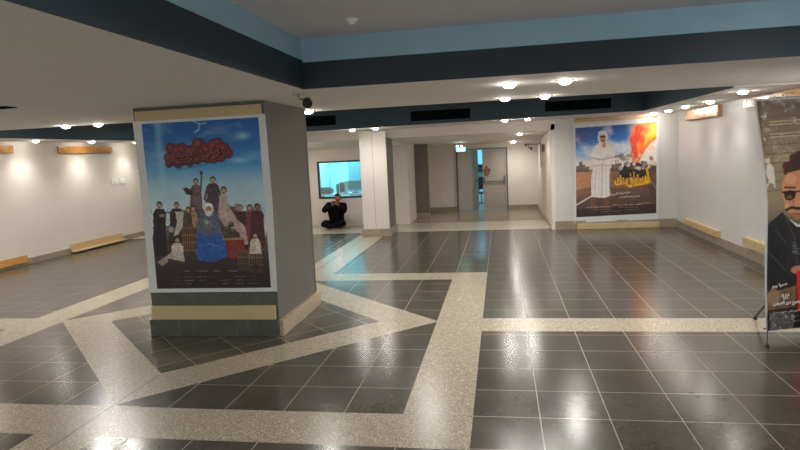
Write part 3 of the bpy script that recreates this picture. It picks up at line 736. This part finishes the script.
# crinkled clear wrap hanging over the head of the banner and round its foot
t = NT('clear_wrap'); t.b.inputs['Base Color'].default_value = (.9, .86, .8, 1); t.b.inputs['Roughness'].default_value = .18
t.l(t.math('ADD', t.math('MULTIPLY', t.ramp(t.noise(14, 5, t.coord(), .7), .52, .72), .55), .08), t.b.inputs['Alpha']); t.b.inputs['Specular IOR Level'].default_value = .9
t.bump(t.noise(22, 5, t.coord(), .7), .5, .03); M['wrap'] = t.m
def wrap(name, z1, z0, s0, s1, seed, amp):
    bm = B(); nu, nw = 36, 26; rr = np.random.RandomState(seed); g = rr.rand(nw + 1, nu + 1); W = []
    for j in range(nw + 1):
        for i in range(nu + 1):
            z = z1 + (z0 - z1) * j / nw; s_ = s0 + (s1 - s0) * i / nu; x, y = bshape(s_, z)
            e = .04 * math.sin(i * .9 + j * .35) * math.sin(j * .5 + i * .2)
            W.append(bm.verts.new((x + .01 * (g[j, i] - .5), y - .03 - amp * (abs(e) + .025 * g[j, i]), z + (.02 * math.sin(i * 1.1) if j in (0, nw) else 0))))
    for j in range(nw):
        for i in range(nu):
            a = j * (nu + 1) + i; bm.faces.new((W[a], W[a + 1], W[a + nu + 2], W[a + nu + 1]))
    o = obj(name, bm, M['wrap'], ban); o['label'] = 'crinkled clear plastic wrap'; return o
wrap('plastic_wrap', 2.62, 2.02, .0, 1.16, 3, 1.0)
wrap('plastic_wrap', .30, .10, .01, .30, 4, .5)
# frame: mast, cross arms, feet
b = B(); cyl(b, (.575, .075, .28), (.575, .075, 2.6), .010); obj('mast', b, M['black'], ban)
b = B(); cyl(b, (.0, .07, 2.585), (1.15, .07, 2.585), .008); obj('cross_bar', b, M['black'], ban)
b = B(); cyl(b, (.0, .05, .11), (1.15, .05, .11), .008); obj('cross_bar', b, M['black'], ban)
for (tx, ty) in ((.48, .78), (.72, .72)):
    pass
b = B(); cyl(b, (.09, .06, .42), (.46, .87, .02), .011); b.free()
def leg(p0, p1, r_=.012):
    bb = B(); cyl(bb, p0, p1, r_, seg=12); l_ = obj('leg', bb, M['black'], ban)
    bb = B(); cyl(bb, (p1[0], p1[1], 0), (p1[0], p1[1], .03), .026, .018, seg=14); obj('rubber_foot', bb, M['black'], l_)
inv = Matrix.Rotation(-math.radians(20), 3, 'Z')
def loc3(x, y, z): q = inv @ Vector((x - 2.80, y - 6.86, 0)); return (q.x, q.y, z)
leg((.12, .07, .46), loc3(2.985, 7.66, .02), .013)
leg((.95, .07, .46), loc3(3.75, 7.95, .02), .013)
leg((.035, .04, .32), loc3(2.70, 6.62, .02), .007)
leg((1.10, .04, .32), loc3(3.95, 7.06, .02), .007)

# ------------------------------------------------------------------ boards on the side walls
def bolts(o, pts, d):
    for q in pts:
        bb = B(); cyl(bb, q, (q[0] + d, q[1], q[2]), .013, seg=10); obj('bolt', bb, M['bolt'], o)
def wall_board(y0, y1, z0, z1, m, label, wall, th=.05, nb=0):
    b = B()
    if wall == 'L': bx(b, LX + .002, LX + th, y0, y1, z0, z1, .003)
    else: bx(b, RX - th, RX - .002, y0, y1, z0, z1, .003)
    o = obj('timber_board', b, m); tag(o, label, 'board')
    x = (LX + th - .004) if wall == 'L' else (RX - th - .006)
    bolts(o, [(x, y0 + (y1 - y0) * (k + .5) / nb, (z0 + z1) / 2 + .03 * (-1) ** k) for k in range(nb)], .01)
    return o
wall_board(13.75, 15.9, 2.59, 2.77, M['varnish_y'], 'long varnished orange batten under the ceiling of the white side wall', 'L', nb=9)
wall_board(10.2, 12.3, 2.61, 2.79, M['varnish_y'], 'shorter-looking orange batten under the ceiling, cut by the photo edge', 'L', nb=9)
def ledge(y0, y1, label):
    b = B(); bx(b, LX + .022, LX + .06, y0, y1, .06, .24, .003); o = obj('wall_ledge', b, M['board_y']); tag(o, label, 'ledge')
    b = B(); bx(b, LX + .06, LX + .20, y0 - .02, y1 + .04, .035, .065, .003); obj('shelf', b, M['board_cream'], o)
ledge(13.8, 15.95, 'low timber ledge with a projecting shelf on the white wall, near the marble pillar')
b = B(); bx(b, LX + .022, LX + .06, 10.2, 12.32, .06, .22, .003); o = obj('wall_ledge', b, M['varnish_y']); tag(o, 'low orange timber plank on the white wall skirting, cut by the photo edge', 'ledge')
wall_board(13.1, 15.2, 2.64, 2.855, M['varnish_y'], 'thick bolted batten high on the grey wall, between banner and corner', 'R', th=.09, nb=9)
wall_board(9.3, 11.86, 2.70, 2.86, M['varnish_y'], 'bolted batten high on the grey wall, partly behind the banner', 'R', th=.06, nb=9)
def r_low(y0, y1, z0, z1, label, m):
    b = B(); bx(b, RX - .07, RX - .001, y0, y1, max(z0, .174), z1, .003); o = obj('timber_board', b, m); tag(o, label, 'board')
    x = RX - .075; bolts(o, [(x, y0 + (y1 - y0) * (k + .5) / 6, (z0 + z1) / 2) for k in range(6)], .01)
r_low(13.05, 15.3, .15, .31, 'low bolted plank on the grey wall skirting, close to the corner', M['board_y'])
r_low(9.6, 11.75, .22, .38, 'low cream plank on the grey wall, running behind the banner', M['board_cream'])

# light switches
for k, (y, lab) in enumerate(((15.75, 'white switch plate on the white wall, farther from the pillar'), (16.15, 'white switch plate on the white wall, closer to the pillar'))):
    b = B(); bx(b, LX + .001, LX + .014, y, y + .26, 1.66, 1.84, .004); o = obj('wall_switch', b, M['white_plastic']); tag(o, lab, 'switch')
    for j in range(2):
        b = B(); bx(b, LX + .014, LX + .020, y + .03 + j * .105, y + .12 + j * .105, 1.69, 1.81, .002); obj('rocker', b, M['white_plastic'], o)
b = B(); bx(b, LX + .001, LX + .012, 17.0, 17.12, 1.99, 2.07, .003); o = obj('junction_plate', b, M['white_plastic']); tag(o, 'tiny white plate high on the white wall beside the marble pillar', 'plate')

# ------------------------------------------------------------------ vents on the far tray face
def vent(x0, x1, z0, z1, label):
    y = 14.383
    o = thing('air_vent', label, 'vent', ((x0 + x1) / 2, y, z0)); w = (x1 - x0) / 2; h = z1 - z0
    b = B(); bx(b, -w, w, -.012, 0, 0, h); obj('frame', b, M['vent'], o)
    n_ = 6
    for k in range(n_):
        b = B(); z = h * (k + .5) / n_; bx(b, -w + .03, w - .03, -.03, -.012, z - .006, z + .003); obj('slat', b, M['slat'], o)
vent(-2.08, -.67, 2.93, 3.16, 'dark slotted vent above the hall doorway opening')
vent(1.05, 2.5, 2.98, 3.20, 'dark slotted vent above the wall with the robed man poster')
vent(-5.4, -3.93, 2.95, 3.18, 'dark slotted vent above the window recess, half behind the near pillar')
o = thing('air_vent', 'thin dark vent in the near soffit, cut by the photo edge', 'vent', (-6.1, 5.88, 2.9))
b = B(); bx(b, -.85, .85, -.09, .09, -.008, 0); obj('frame', b, M['vent'], o)
for k in range(4):
    b = B(); bx(b, -.82, .82, -.07 + k * .043, -.06 + k * .043, -.014, -.008); obj('slat', b, M['slat'], o)

# ------------------------------------------------------------------ downlights
def make_light(r_=.085):
    o = thing('downlight', '', 'light')
    b = B()
    bmesh.ops.create_cone(b, cap_ends=True, segments=28, radius1=r_ * .98, radius2=r_ * 1.08, depth=.01, matrix=Matrix.Translation((0, 0, -.005)))
    obj('trim_ring', b, M['white_plastic'], o)
    b = B(); ball(b, (0, 0, -.011), r_ * .78, 1, 1, .55, 24, 12)
    obj('lamp', b, M['lamp'], o, smooth=True)
    return o
proto = make_light(); first = [True]
def lamp_light(x, y, z, e, size=3.08, rad=.05, col=(1.0, .965, .91)):
    L = bpy.data.lights.new('downlight_beam', 'SPOT'); L.energy = e; L.spot_size = size; L.spot_blend = 1.0; L.shadow_soft_size = rad; L.color = col
    lo = bpy.data.objects.new('downlight_beam', L); C.objects.link(lo); lo.location = (x, y, z - .075); return lo
def downlight(x, y, z, label, group=None, e=60, size=3.08):
    o = proto if first[0] else copy_tree(proto); first[0] = False
    o.location = (x, y, z); o['label'] = label
    if group: o['group'] = group
    lamp_light(x, y, z, e, size)
    return o
E0 = 42
downlight(-7.02, 8.95, ZC, 'downlight in the soffit before the white wall, farther from the near pillar', e=E0)
downlight(-6.43, 8.95, ZC, 'downlight in the soffit before the white wall, closer to the near pillar', e=E0)
downlight(-2.86, 8.95, ZC, 'bright downlight just under the security camera beside the near pillar', e=E0 * .7)
downlight(.09, 8.8, ZC, 'smaller downlight at the soffit edge, directly under the larger one', e=E0)
downlight(.64, 8.8, ZC, 'smaller downlight at the soffit edge, between the two large ones and the vent', e=E0)
downlight(.12, 6.9, ZC, 'large bright downlight on the near soffit, nearer the pillar of the pair', e=E0)
downlight(.72, 6.9, ZC, 'large bright downlight on the near soffit, nearer the banner of the pair', e=E0)
for x, y, lab in ((3.65, 10.0, 'downlight nearest the banner in the row along the grey wall'), (3.86, 12.1, 'second downlight from the banner along the grey wall'),
               (3.80, 13.4, 'third downlight from the banner along the grey wall'), (3.83, 14.8, 'fourth downlight from the banner along the grey wall'),
               (3.75, 15.8, 'last downlight of the grey wall row, closest to the corner')):
    downlight(x, y, 2.88, lab, e=15 if y < 14 else 8, size=2.15)
def zf(x): return 2.815 + (x + 6.2) / 9.42 * .065
downlight(-3.62, 14.75, zf(-3.62) - .001, 'downlight above the white column, nearer the window', e=17)
downlight(-3.02, 14.75, zf(-3.02) - .001, 'downlight above the white column, nearer the hall', e=17)
downlight(.13, 14.65, zf(.13) - .001, 'downlight before the hall opening, the one nearer the exit sign', e=38)
downlight(.66, 14.65, zf(.66) - .001, 'downlight before the hall opening, the one nearer the robed man poster', e=38)
for y, lab in ((10.4, 'first downlight of the white wall row, outside the photo'), (12.5, 'downlight over the white wall between the two orange battens'), (14.45, 'downlight over the white wall above the middle of the long batten'), (16.4, 'faint downlight over the white wall beside the near pillar')):
    downlight(-10.62, y, 2.88, lab, e=26, size=2.15)
# hall lamps, and an added fill light in the recess
def hallz(y): return 2.60 - (y - 16.25) / 6.05 * .26
downlight(.55, 17.0, hallz(17.0) - .003, 'small downlight at the mouth of the hall ceiling', e=20)
downlight(.45, 20.9, hallz(20.9) - .003, 'pale downlight on the hall ceiling before the double door', e=27)
downlight(-5.95, 16.7, 2.565, 'added fill downlight of the window recess, hidden by the near pillar', e=22)  # added lamp, kept out of sight, to light the recess
for k, (x, y) in enumerate(((-8.6, 11.3), (-8.6, 15.2), (-4.9, 12.0), (-1.6, 12.0), (1.4, 12.0))):
    downlight(x, y, 3.45, 'unseen fill downlight added up inside the far raised ceiling, above the edge of view', group='added far raised ceiling fill lights', e=56)  # unseen lights added to brighten the walls evenly
# unseen lights added to the near soffit to brighten the near side
for k, (x, y, e) in enumerate(((-6.8, 3.0, 65), (-9.8, 5.2, 75), (-9.8, 7.8, 75), (-5.0, 1.0, 40), (3.9, 8.2, 50), (-9.2, 2.6, 60))):
    o = downlight(x, y, 2.9 if x < 3 else 2.9, ['unseen fill downlight added to the near soffit', 'unseen fill downlight added to the near soffit'][0], group='added soffit fill lights', e=e)
for x, y, e in ((-.6, 2.2, 45), (2.6, 2.2, 45), (2.6, 4.8, 42), (-.8, -.9, 40)):
    downlight(x, y, 3.41, 'unseen fill downlight added to the raised near ceiling', group='added raised ceiling fill lights', e=e)  # more unseen fill, added overhead on the camera side

# ------------------------------------------------------------------ smoke detectors, security camera
def detector(x, y, z, label, r_=.06):
    o = thing('smoke_detector', label, 'smoke detector', (x, y, z))
    b = B(); bmesh.ops.create_cone(b, cap_ends=True, segments=24, radius1=r_ * .85, radius2=r_, depth=.02, matrix=Matrix.Translation((0, 0, -.01))); obj('base', b, M['white_plastic'], o)
    b = B(); bmesh.ops.create_cone(b, cap_ends=True, segments=20, radius1=r_ * .35, radius2=r_ * .6, depth=.03, matrix=Matrix.Translation((0, 0, -.035))); obj('sensor', b, M['white_plastic'], o)
detector(-1.28, 5.43, 3.41, 'white smoke detector on the raised near ceiling')
detector(3.9, 12.75, 2.88, 'smoke detector between downlights above the thick bolted batten')
detector(-10.85, 13.6, 2.88, 'tiny detector at the head of the white wall above the long batten')
cc = thing('security_camera', 'black security camera on a white bracket under the soffit beside the near pillar', 'camera', (-2.16, 6.52, 2.9), math.radians(10))
b = B(); cyl(b, (-.05, 0, 0), (-.05, 0, -.012), .045, seg=24); tube(b, [(-.05, 0, -.01), (-.02, 0, -.06), (.05, 0, -.06)], .012); obj('bracket', b, M['steel'], cc)
b = B(); cyl(b, (.055, .05, -.085), (.075, -.085, -.115), .05, .055, seg=24); obj('housing', b, M['blackplastic'], cc)
b = B(); cyl(b, (.075, -.084, -.115), (.0765, -.092, -.118), .04, seg=20); obj('lens', b, M['black'], cc)

# ------------------------------------------------------------------ window and the office behind it
w = bpy.data.objects.new('window_1', None); C.objects.link(w); w['kind'] = 'structure'; w.location = (0, 0, 0)
b = B(); th = .05; yy0, yy1 = WY - .02, WY + .1
bx(b, WX0, WX1, yy0, yy1, WZ0, WZ0 + th); bx(b, WX0, WX1, yy0, yy1, WZ1 - th, WZ1); bx(b, WX0, WX0 + th, yy0, yy1, WZ0 + th, WZ1 - th); bx(b, WX1 - th, WX1, yy0, yy1, WZ0 + th, WZ1 - th)
obj('window_frame', b, M['black'], w)
t = NT('clear_glass'); t.b.inputs['Base Color'].default_value = (.95, 1, 1, 1); t.b.inputs['Roughness'].default_value = .02
t.b.inputs['Alpha'].default_value = .10; M['glass'] = t.m
b = B(); bx(b, WX0 + th, WX1 - th, WY + .03, WY + .036, WZ0 + th, WZ1 - th); obj('glass_pane', b, M['glass'], w)
b = B(); bx(b, -6.2, -2.95, 21.2, 21.3, 0, 2.6); bx(b, -6.2, -6.1, WY + .15, 21.2, 0, 2.6); bx(b, -3.02, -2.94, WY + .16, 21.2, 0, 2.36); bx(b, -6.1, -3.02, WY + .16, 21.2, 2.5, 2.6)
struct('wall_office', b, M['cyanroom'])
A = bpy.data.lights.new('office_lamp', 'AREA'); A.energy = 34; A.size = 1.2; A.color = (.35, .92, 1.0)
ao = bpy.data.objects.new('office_lamp', A); C.objects.link(ao); ao.location = (-5.4, 19.9, 2.46)
M['officewhite'] = plain('office_casing', (.6, .7, .72), .5); M['officedark'] = plain('office_dark', (.05, .08, .09), .5); M['officeblue'] = plain('office_cabinet', (.10, .28, .36), .5)
o = thing('office_desk', 'long office counter behind the window glass', 'desk', (-4.6, 19.2, 0))
b = B(); bx(b, -1.4, 1.4, -.35, .35, .93, .97, .004); obj('worktop', b, M['officewhite'], o)
for x in (-1.3, 1.3):
    b = B(); bx(b, x - .03, x + .03, -.32, .32, 0, .93); obj('side_panel', b, M['officedark'], o)
o = thing('printer', 'low dark printer behind the window, by its frame corner', 'printer', (-5.72, 19.15, .97))
b = B(); bx(b, -.22, .22, -.2, .2, 0, .17, .015); obj('body', b, M['officedark'], o)
b = B(); bx(b, -.16, .16, -.15, .12, .17, .21, .01); obj('paper_tray', b, M['officedark'], o)
o = thing('desktop_computer', 'tall pale computer tower behind the window glass', 'computer', (-5.08, 19.1, .97))
b = B(); bx(b, -.1, .1, -.2, .2, 0, .40, .01); obj('case', b, M['officewhite'], o)
b = B(); bx(b, -.08, .08, -.206, -.2, .05, .35); obj('front_panel', b, M['officedark'], o)
o = thing('monitor', 'dark monitor behind the window glass beside the computer tower', 'monitor', (-4.70, 19.15, .97))
b = B(); bx(b, -.1, .1, -.08, .08, 0, .02); obj('foot', b, M['officedark'], o); b = B(); bx(b, -.02, .02, -.02, .02, .02, .12); obj('neck', b, M['officedark'], o)
b = B(); bx(b, -.24, .24, -.03, .02, .1, .40, .006); obj('screen', b, M['officeblue'], o)
o = thing('wall_cabinet', 'tall blue-grey cabinet against the office back wall', 'cabinet', (-4.88, 20.98, 0))
b = B(); bx(b, -.45, .45, -.18, .19, 0, 2.2, .006); obj('body', b, M['officeblue'], o)
for x in (-.225, .225):
    b = B(); bx(b, x - .21, x + .21, -.195, -.18, .05, 2.15, .003); d = obj('door', b, M['officeblue'], o)
    b = B(); bx(b, x * .2 - .01, x * .2 + .01, -.21, -.195, 1.0, 1.15); obj('handle', b, M['steel'], d)
o = thing('folder', 'upright dark folder on the office counter behind the window', 'folder', (-5.32, 19.3, .97))
b = B(); bx(b, -.04, .04, -.12, .12, 0, .30, .003); obj('cover', b, M['officedark'], o)

# ------------------------------------------------------------------ double door
d = bpy.data.objects.new('door_1', None); C.objects.link(d); d['kind'] = 'structure'
b = B(); bx(b, DX0 - .05, DX0, 21.80, 22.0, 0, DZ + .05); bx(b, DX1, DX1 + .05, 21.80, 22.0, 0, DZ + .05); bx(b, DX0, DX1, 21.80, 22.0, DZ, DZ + .05); obj('door_frame', b, M['grey_dark'], d)
b = B(); bx(b, -.64, DX1 - .005, 21.86, 21.91, .01, DZ - .005, .003); dl = obj('door_leaf', b, M['door'], d)
b = B(); cyl(b, (-.58, 21.80, 1.03), (.13, 21.80, 1.03), .018, seg=12); bx(b, -.62, -.56, 21.79, 21.86, .95, 1.18, .004); bx(b, .10, .16, 21.79, 21.86, .95, 1.22, .004); pb = obj('push_bar', b, M['grey_dark'], dl)
M['sticker'] = plain('torn_sticker', srgb(130, 96, 84), .7, var=.5, scale=40)
b = B(); vs = [b.verts.new((-.50 + .13 * math.cos(a) * (1 + .3 * math.sin(a * 5)), 21.857, 1.40 + .17 * math.sin(a) * (1 + .25 * math.cos(a * 4)))) for a in [k * PI / 12 for k in range(24)]]
fc = b.faces.new(vs); ex = bmesh.ops.extrude_face_region(b, geom=[fc]); bmesh.ops.translate(b, verts=[v for v in ex['geom'] if isinstance(v, bmesh.types.BMVert)], vec=(0, .003, 0)); obj('sticker', b, M['sticker'], dl)
# second leaf stands ajar, swung into the room beyond
b = B(); bx(b, 0, .84, 0, .05, .01, DZ - .005, .003); d2 = obj('door_leaf', b, M['door'], d); d2.location = (DX0 + .005, 21.87, 0); d2.rotation_euler = (0, 0, math.radians(32))
b = B(); bx(b, .75, .80, -.05, 0, .98, 1.10, .004); obj('handle', b, M['steel'], d2)
# bluish room beyond
b = B(); bx(b, -2.4, 1.2, 25.2, 25.3, 0, 2.8); bx(b, -2.5, -2.4, 22.0, 25.3, 0, 2.8); bx(b, 1.2, 1.3, 22.0, 25.3, 0, 2.8); bx(b, -2.4, 1.2, 22.3, 25.3, 2.7, 2.8); struct('wall_beyond_door', b, M['cyanroom'])
b = B(); bx(b, -2.5, 1.3, 23.5, 25.3, -.2, 0); o = struct('floor_beyond_door', b, M['beige_stone']); o.name = 'floor.001'
A = bpy.data.lights.new('back_room_lamp', 'AREA'); A.energy = 30; A.size = 1.0; A.color = (.35, .72, 1.0)
ao = bpy.data.objects.new('back_room_lamp', A); C.objects.link(ao); ao.location = (-.6, 23.8, 2.65)
o = thing('office_chair', 'black chair glimpsed through the gap of the double door', 'chair', (-.78, 24.0, 0), .3)
b = B(); bx(b, -.24, .24, -.22, .22, .44, .50, .02); obj('seat', b, M['blackplastic'], o)
b = B(); bx(b, -.22, .22, .2, .25, .6, 1.1, .02); obj('backrest', b, M['blackplastic'], o)
b = B(); cyl(b, (0, 0, .08), (0, 0, .44), .03); cyl(b, (0, .22, .46), (0, .24, .66), .02); obj('stem', b, M['steel'], o)
b = B()
for k in range(5): a = k * 2 * PI / 5; cyl(b, (0, 0, .08), (.28 * math.cos(a), .28 * math.sin(a), .04), .02, .012, seg=8)
obj('foot_star', b, M['black'], o)
o = thing('wall_shelf', 'dark box shelf glimpsed through the gap of the double door', 'shelf', (-.85, 25.05, 1.25))
b = B(); bx(b, -.3, .3, -.13, .14, 0, .02); bx(b, -.3, .3, -.13, .14, .30, .32); bx(b, -.3, -.28, -.13, .14, .02, .30); bx(b, .28, .3, -.13, .14, .02, .30); bx(b, -.28, .28, .12, .14, .02, .30); obj('carcass', b, M['officedark'], o)
b = B(); bx(b, -.2, .2, -.1, .1, .02, .22, .01); obj('box', b, M['blackplastic'], o)
# exit sign
o = thing('exit_sign', 'green lit exit sign hanging before the double door', 'exit sign', (-1.27, 20.0, 2.14))
b = B(); bx(b, -.17, .17, -.02, .02, 0, .15, .004); obj('housing', b, M['blackplastic'], o)
b = B(); bx(b, -.155, .155, -.023, -.02, .012, .138); obj('green_panel', b, M['exit'], o)
b = B(); ball(b, (-.06, -.026, .11), .012, 1, .2, 1, 10, 6); tube(b, [(-.06, -.025, .095), (-.05, -.025, .065), (-.03, -.025, .045), (-.035, -.025, .022)], .006, 6); tube(b, [(-.05, -.025, .065), (-.075, -.025, .045), (-.09, -.025, .04)], .006, 6); tube(b, [(-.06, -.025, .09), (-.035, -.025, .08), (-.025, -.025, .07)], .005, 6); tube(b, [(-.06, -.025, .09), (-.08, -.025, .085), (-.088, -.025, .07)], .005, 6); bx(b, .03, .10, -.026, -.023, .03, .12); obj('running_figure', b, M['exit_white'], o)
b = B(); cyl(b, (-.12, 0, .15), (-.12, 0, hallz(20.0) - 2.14), .005, seg=8); cyl(b, (.12, 0, .15), (.12, 0, hallz(20.0) - 2.14), .005, seg=8); obj('rod', b, M['steel'], o)
for k, x in enumerate((-.12, .02)):
    b = B(); ball(b, (x, -.03, .185), .028, 1.4, 1, .6, 12, 8); obj('lamp', b, M['exit_white'], o)
# hall wall fittings
o = thing('wall_speaker', 'small dark box on the hall side wall near the opening', 'speaker', (1.30, 18.6, 2.13))
b = B(); bx(b, -.07, -.001, -.10, .10, -.10, .12, .006); obj('casing', b, M['grey_dark'], o)
b = B(); bx(b, -.076, -.07, -.08, .08, -.08, .10, .002); obj('grille', b, M['blackplastic'], o)
o = thing('ceiling_pipe', 'tangle of thin pipes and valves at the hall corner below the ceiling', 'pipe', (1.2, 21.5, 2.2))
b = B(); tube(b, [(-.35, .25, .10), (-.1, .2, .08), (.06, .0, .07), (.07, -1.6, .10)], .015, 8); tube(b, [(-.2, .22, .08), (-.2, .2, -.05), (-.1, .2, -.10)], .012, 8); obj('pipe_run', b, M['cable'], o)
b = B(); cyl(b, (-.3, .2, .02), (-.3, .2, .10), .04, seg=12); cyl(b, (-.12, .18, -.12), (-.12, .18, -.02), .035, seg=12); obj('valve', b, M['cable'], o)
b = B(); tube(b, [(1.285, 20.0, 2.4), (1.28, 19.95, 2.0), (1.27, 19.8, 1.72), (1.275, 19.72, 1.52), (1.28, 19.7, 1.65)], .010, 8)
o = obj('hanging_cable', b, M['cable']); tag(o, 'thin cable loop hanging down the hall side wall', 'cable')

# ------------------------------------------------------------------ the seated person
def skin(name, verts, edges, radii, mat, parent, root=0, sub=2):
    me = bpy.data.meshes.new(name); me.from_pydata(verts, edges, []); o = link(name, me, mat, parent)
    bpy.context.view_layer.objects.active = o
    m1 = o.modifiers.new('skin', 'SKIN'); m1.use_smooth_shade = True
    if not me.skin_vertices: me.attributes  # layer is made with the modifier
    for i, r_ in enumerate(radii):
        me.skin_vertices[0].data[i].radius = (r_, r_) if not isinstance(r_, tuple) else r_
        me.skin_vertices[0].data[i].use_root = (i == root)
    m2 = o.modifiers.new('sub', 'SUBSURF'); m2.levels = sub; m2.render_levels = sub
    dg = bpy.context.evaluated_depsgraph_get(); ne = bpy.data.meshes.new_from_object(o.evaluated_get(dg))
    o.modifiers.clear(); o.data = ne
    if not ne.materials: ne.materials.append(mat)
    ne.polygons.foreach_set('use_smooth', [True] * len(ne.polygons))
    return o
def mk_skin(*a, **k):
    # a Skin modifier needs its vertex layer: create it through a modifier on a linked object
    return skin(*a, **k)
per = thing('person', 'person in black clothes sitting on the floor below the window, hands raised to the face', 'person', (-5.03, 17.72, 0), 0)
# joints: x to the viewer's right, -y towards the viewer
J = dict(pelvis=(0, .10, .15), waist=(0, .10, .33), chest=(.00, .06, .53), neckb=(.04, .02, .72), neck=(.09, -.02, .80), head=(.115, -.05, .90),
         shL=(-.20, .02, .70), elL=(-.27, -.22, .54), wrL=(-.01, -.27, .70), shR=(.25, .01, .68), elR=(.32, -.20, .50), wrR=(.17, -.27, .69),
         hipL=(-.12, .05, .13), knL=(-.30, -.28, .16), anL=(.04, -.40, .08), hipR=(.12, .05, .13), knR=(.30, -.28, .18), anR=(-.04, -.30, .08))
names = list(J); idx = {n_: i for i, n_ in enumerate(names)}
ed = [('pelvis', 'waist'), ('waist', 'chest'), ('chest', 'neckb'), ('neckb', 'neck'), ('neck', 'head'), ('chest', 'shL'), ('shL', 'elL'), ('elL', 'wrL'), ('chest', 'shR'), ('shR', 'elR'), ('elR', 'wrR'),
      ('pelvis', 'hipL'), ('hipL', 'knL'), ('knL', 'anL'), ('pelvis', 'hipR'), ('hipR', 'knR'), ('knR', 'anR')]
rad = dict(pelvis=.19, waist=.175, chest=.215, neckb=.09, neck=.058, head=.05, shL=.115, elL=.08, wrL=.05, shR=.115, elR=.08, wrR=.05, hipL=.14, knL=.10, anL=.06, hipR=.14, knR=.10, anR=.06)
mk_skin('body', [J[n_] for n_ in names], [(idx[a], idx[b_]) for a, b_ in ed], [rad[n_] for n_ in names], M['black_cloth'], per)
per.scale = (1.12, 1.08, 1.0)
# head, face, hair
hc = Vector((.125, -.075, .93))
b = B(); ball(b, (0, 0, 0), .1, .80, .95, 1.18, 28, 20)
for v in b.verts:
    if v.co.z < -.02: v.co.x *= 1 - .35 * min(1, (-v.co.z - .02) / .1); 
    if v.co.y < -.06 and abs(v.co.x) < .02 and -.045 < v.co.z < .012: v.co.y -= .018
    if v.co.y < -.06 and .018 < abs(v.co.x) < .045 and .0 < v.co.z < .025: v.co.y += .008
hd = obj('head', b, M['skin'], per, smooth=True); hd.location = hc; hd.rotation_euler = (.30, -.18, .35)
for s_ in (-1, 1):
    b = B(); ball(b, (s_ * .032, -.083, .012), .011, u=10, v=8); obj('eye', b, M['blackplastic'], hd, True)
    b = B(); ball(b, (s_ * .081, .005, -.005), .022, .35, .7, 1.2, 10, 8); obj('ear', b, M['skin'], hd, True)
b = B(); ball(b, (0, -.088, -.058), .02, 1.1, .4, .35, 12, 8); obj('mouth', b, plain('lips', srgb(140, 70, 62), .5), hd, True)
b = B(); ball(b, (0, .018, .022), .108, .84, .95, 1.12, 26, 18)
bmesh.ops.delete(b, geom=[v for v in b.verts if v.co.y < -.035 and v.co.z < .075 or v.co.z < -.05], context='VERTS')
bmesh.ops.solidify(b, geom=b.faces[:], thickness=.008); obj('hair', b, M['hair'], hd, True)
# hands with five fingers each, raised round a phone
def hand(c, side, rz):
    h = bpy.data.objects.new('hand', None); C.objects.link(h)
    vs = [(0, 0, 0), (0, 0, .05), (-.01 * side, -.0, .085)]; es = [(0, 1), (1, 2)]; rs = [.024, .034, .032]
    C.objects.unlink(h); bpy.data.objects.remove(h)
    vs, es, rs = [(0, 0, -.03), (0, 0, .03), (0, 0, .065)], [(0, 1), (1, 2)], [.024, .034, .030]
    for k, (fx, L_) in enumerate(((-.03, .062), (-.01, .072), (.011, .068), (.03, .054))):
        i0 = len(vs); vs += [(fx, 0, .085), (fx * 1.1, -.012, .085 + L_ * .5), (fx * 1.1, -.036, .085 + L_ * .85)]; es += [(2, i0), (i0, i0 + 1), (i0 + 1, i0 + 2)]; rs += [.0105, .0095, .008]
    i0 = len(vs); vs += [(.045 * side, -.015, .03), (.06 * side, -.035, .062), (.055 * side, -.048, .088)]; es += [(1, i0), (i0, i0 + 1), (i0 + 1, i0 + 2)]; rs += [.013, .011, .009]
    o = mk_skin('hand', vs, es, rs, M['skin'], per); o.location = c; o.rotation_euler = (.25, .15 * side, rz); return o
hand((.01, -.275, .73), 1, .5); hand((.175, -.275, .73), -1, -.4)
ph = thing('mobile_phone', 'small phone glowing red in the hands of the seated person', 'phone', (-4.935, 17.72 - .45, .80), 0)
ph.rotation_euler = (-.35, 0, .1)
b = B(); bx(b, -.038, .038, -.009, 0, -.075, .075, .003); obj('case', b, M['blackplastic'], ph)
b = B(); bx(b, -.034, .034, 0.0, .0015, -.069, .069); obj('screen', b, M['phone'], ph)
L = bpy.data.lights.new('phone_glow', 'AREA'); L.energy = .35; L.size = .08; L.color = (1, .2, .18)
lo = bpy.data.objects.new('phone_glow', L); C.objects.link(lo); lo.location = (-4.90, 17.72 - .23, .90); lo.rotation_euler = (PI / 2 - .5, 0, PI)

# ------------------------------------------------------------------ world and view
wd = bpy.data.worlds.new('world'); sc.world = wd; wd.use_nodes = True
wd.node_tree.nodes['Background'].inputs[0].default_value = (.95, .93, .90, 1); wd.node_tree.nodes['Background'].inputs[1].default_value = .5
sc.view_settings.view_transform = 'Standard'; sc.view_settings.look = 'None'; sc.view_settings.gamma = 1; sc.view_settings.use_curve_mapping = False
sc.view_settings.exposure = 1.3
sc.cycles.use_denoising = True
sc.cycles.max_bounces = 8; sc.cycles.sample_clamp_indirect = 4
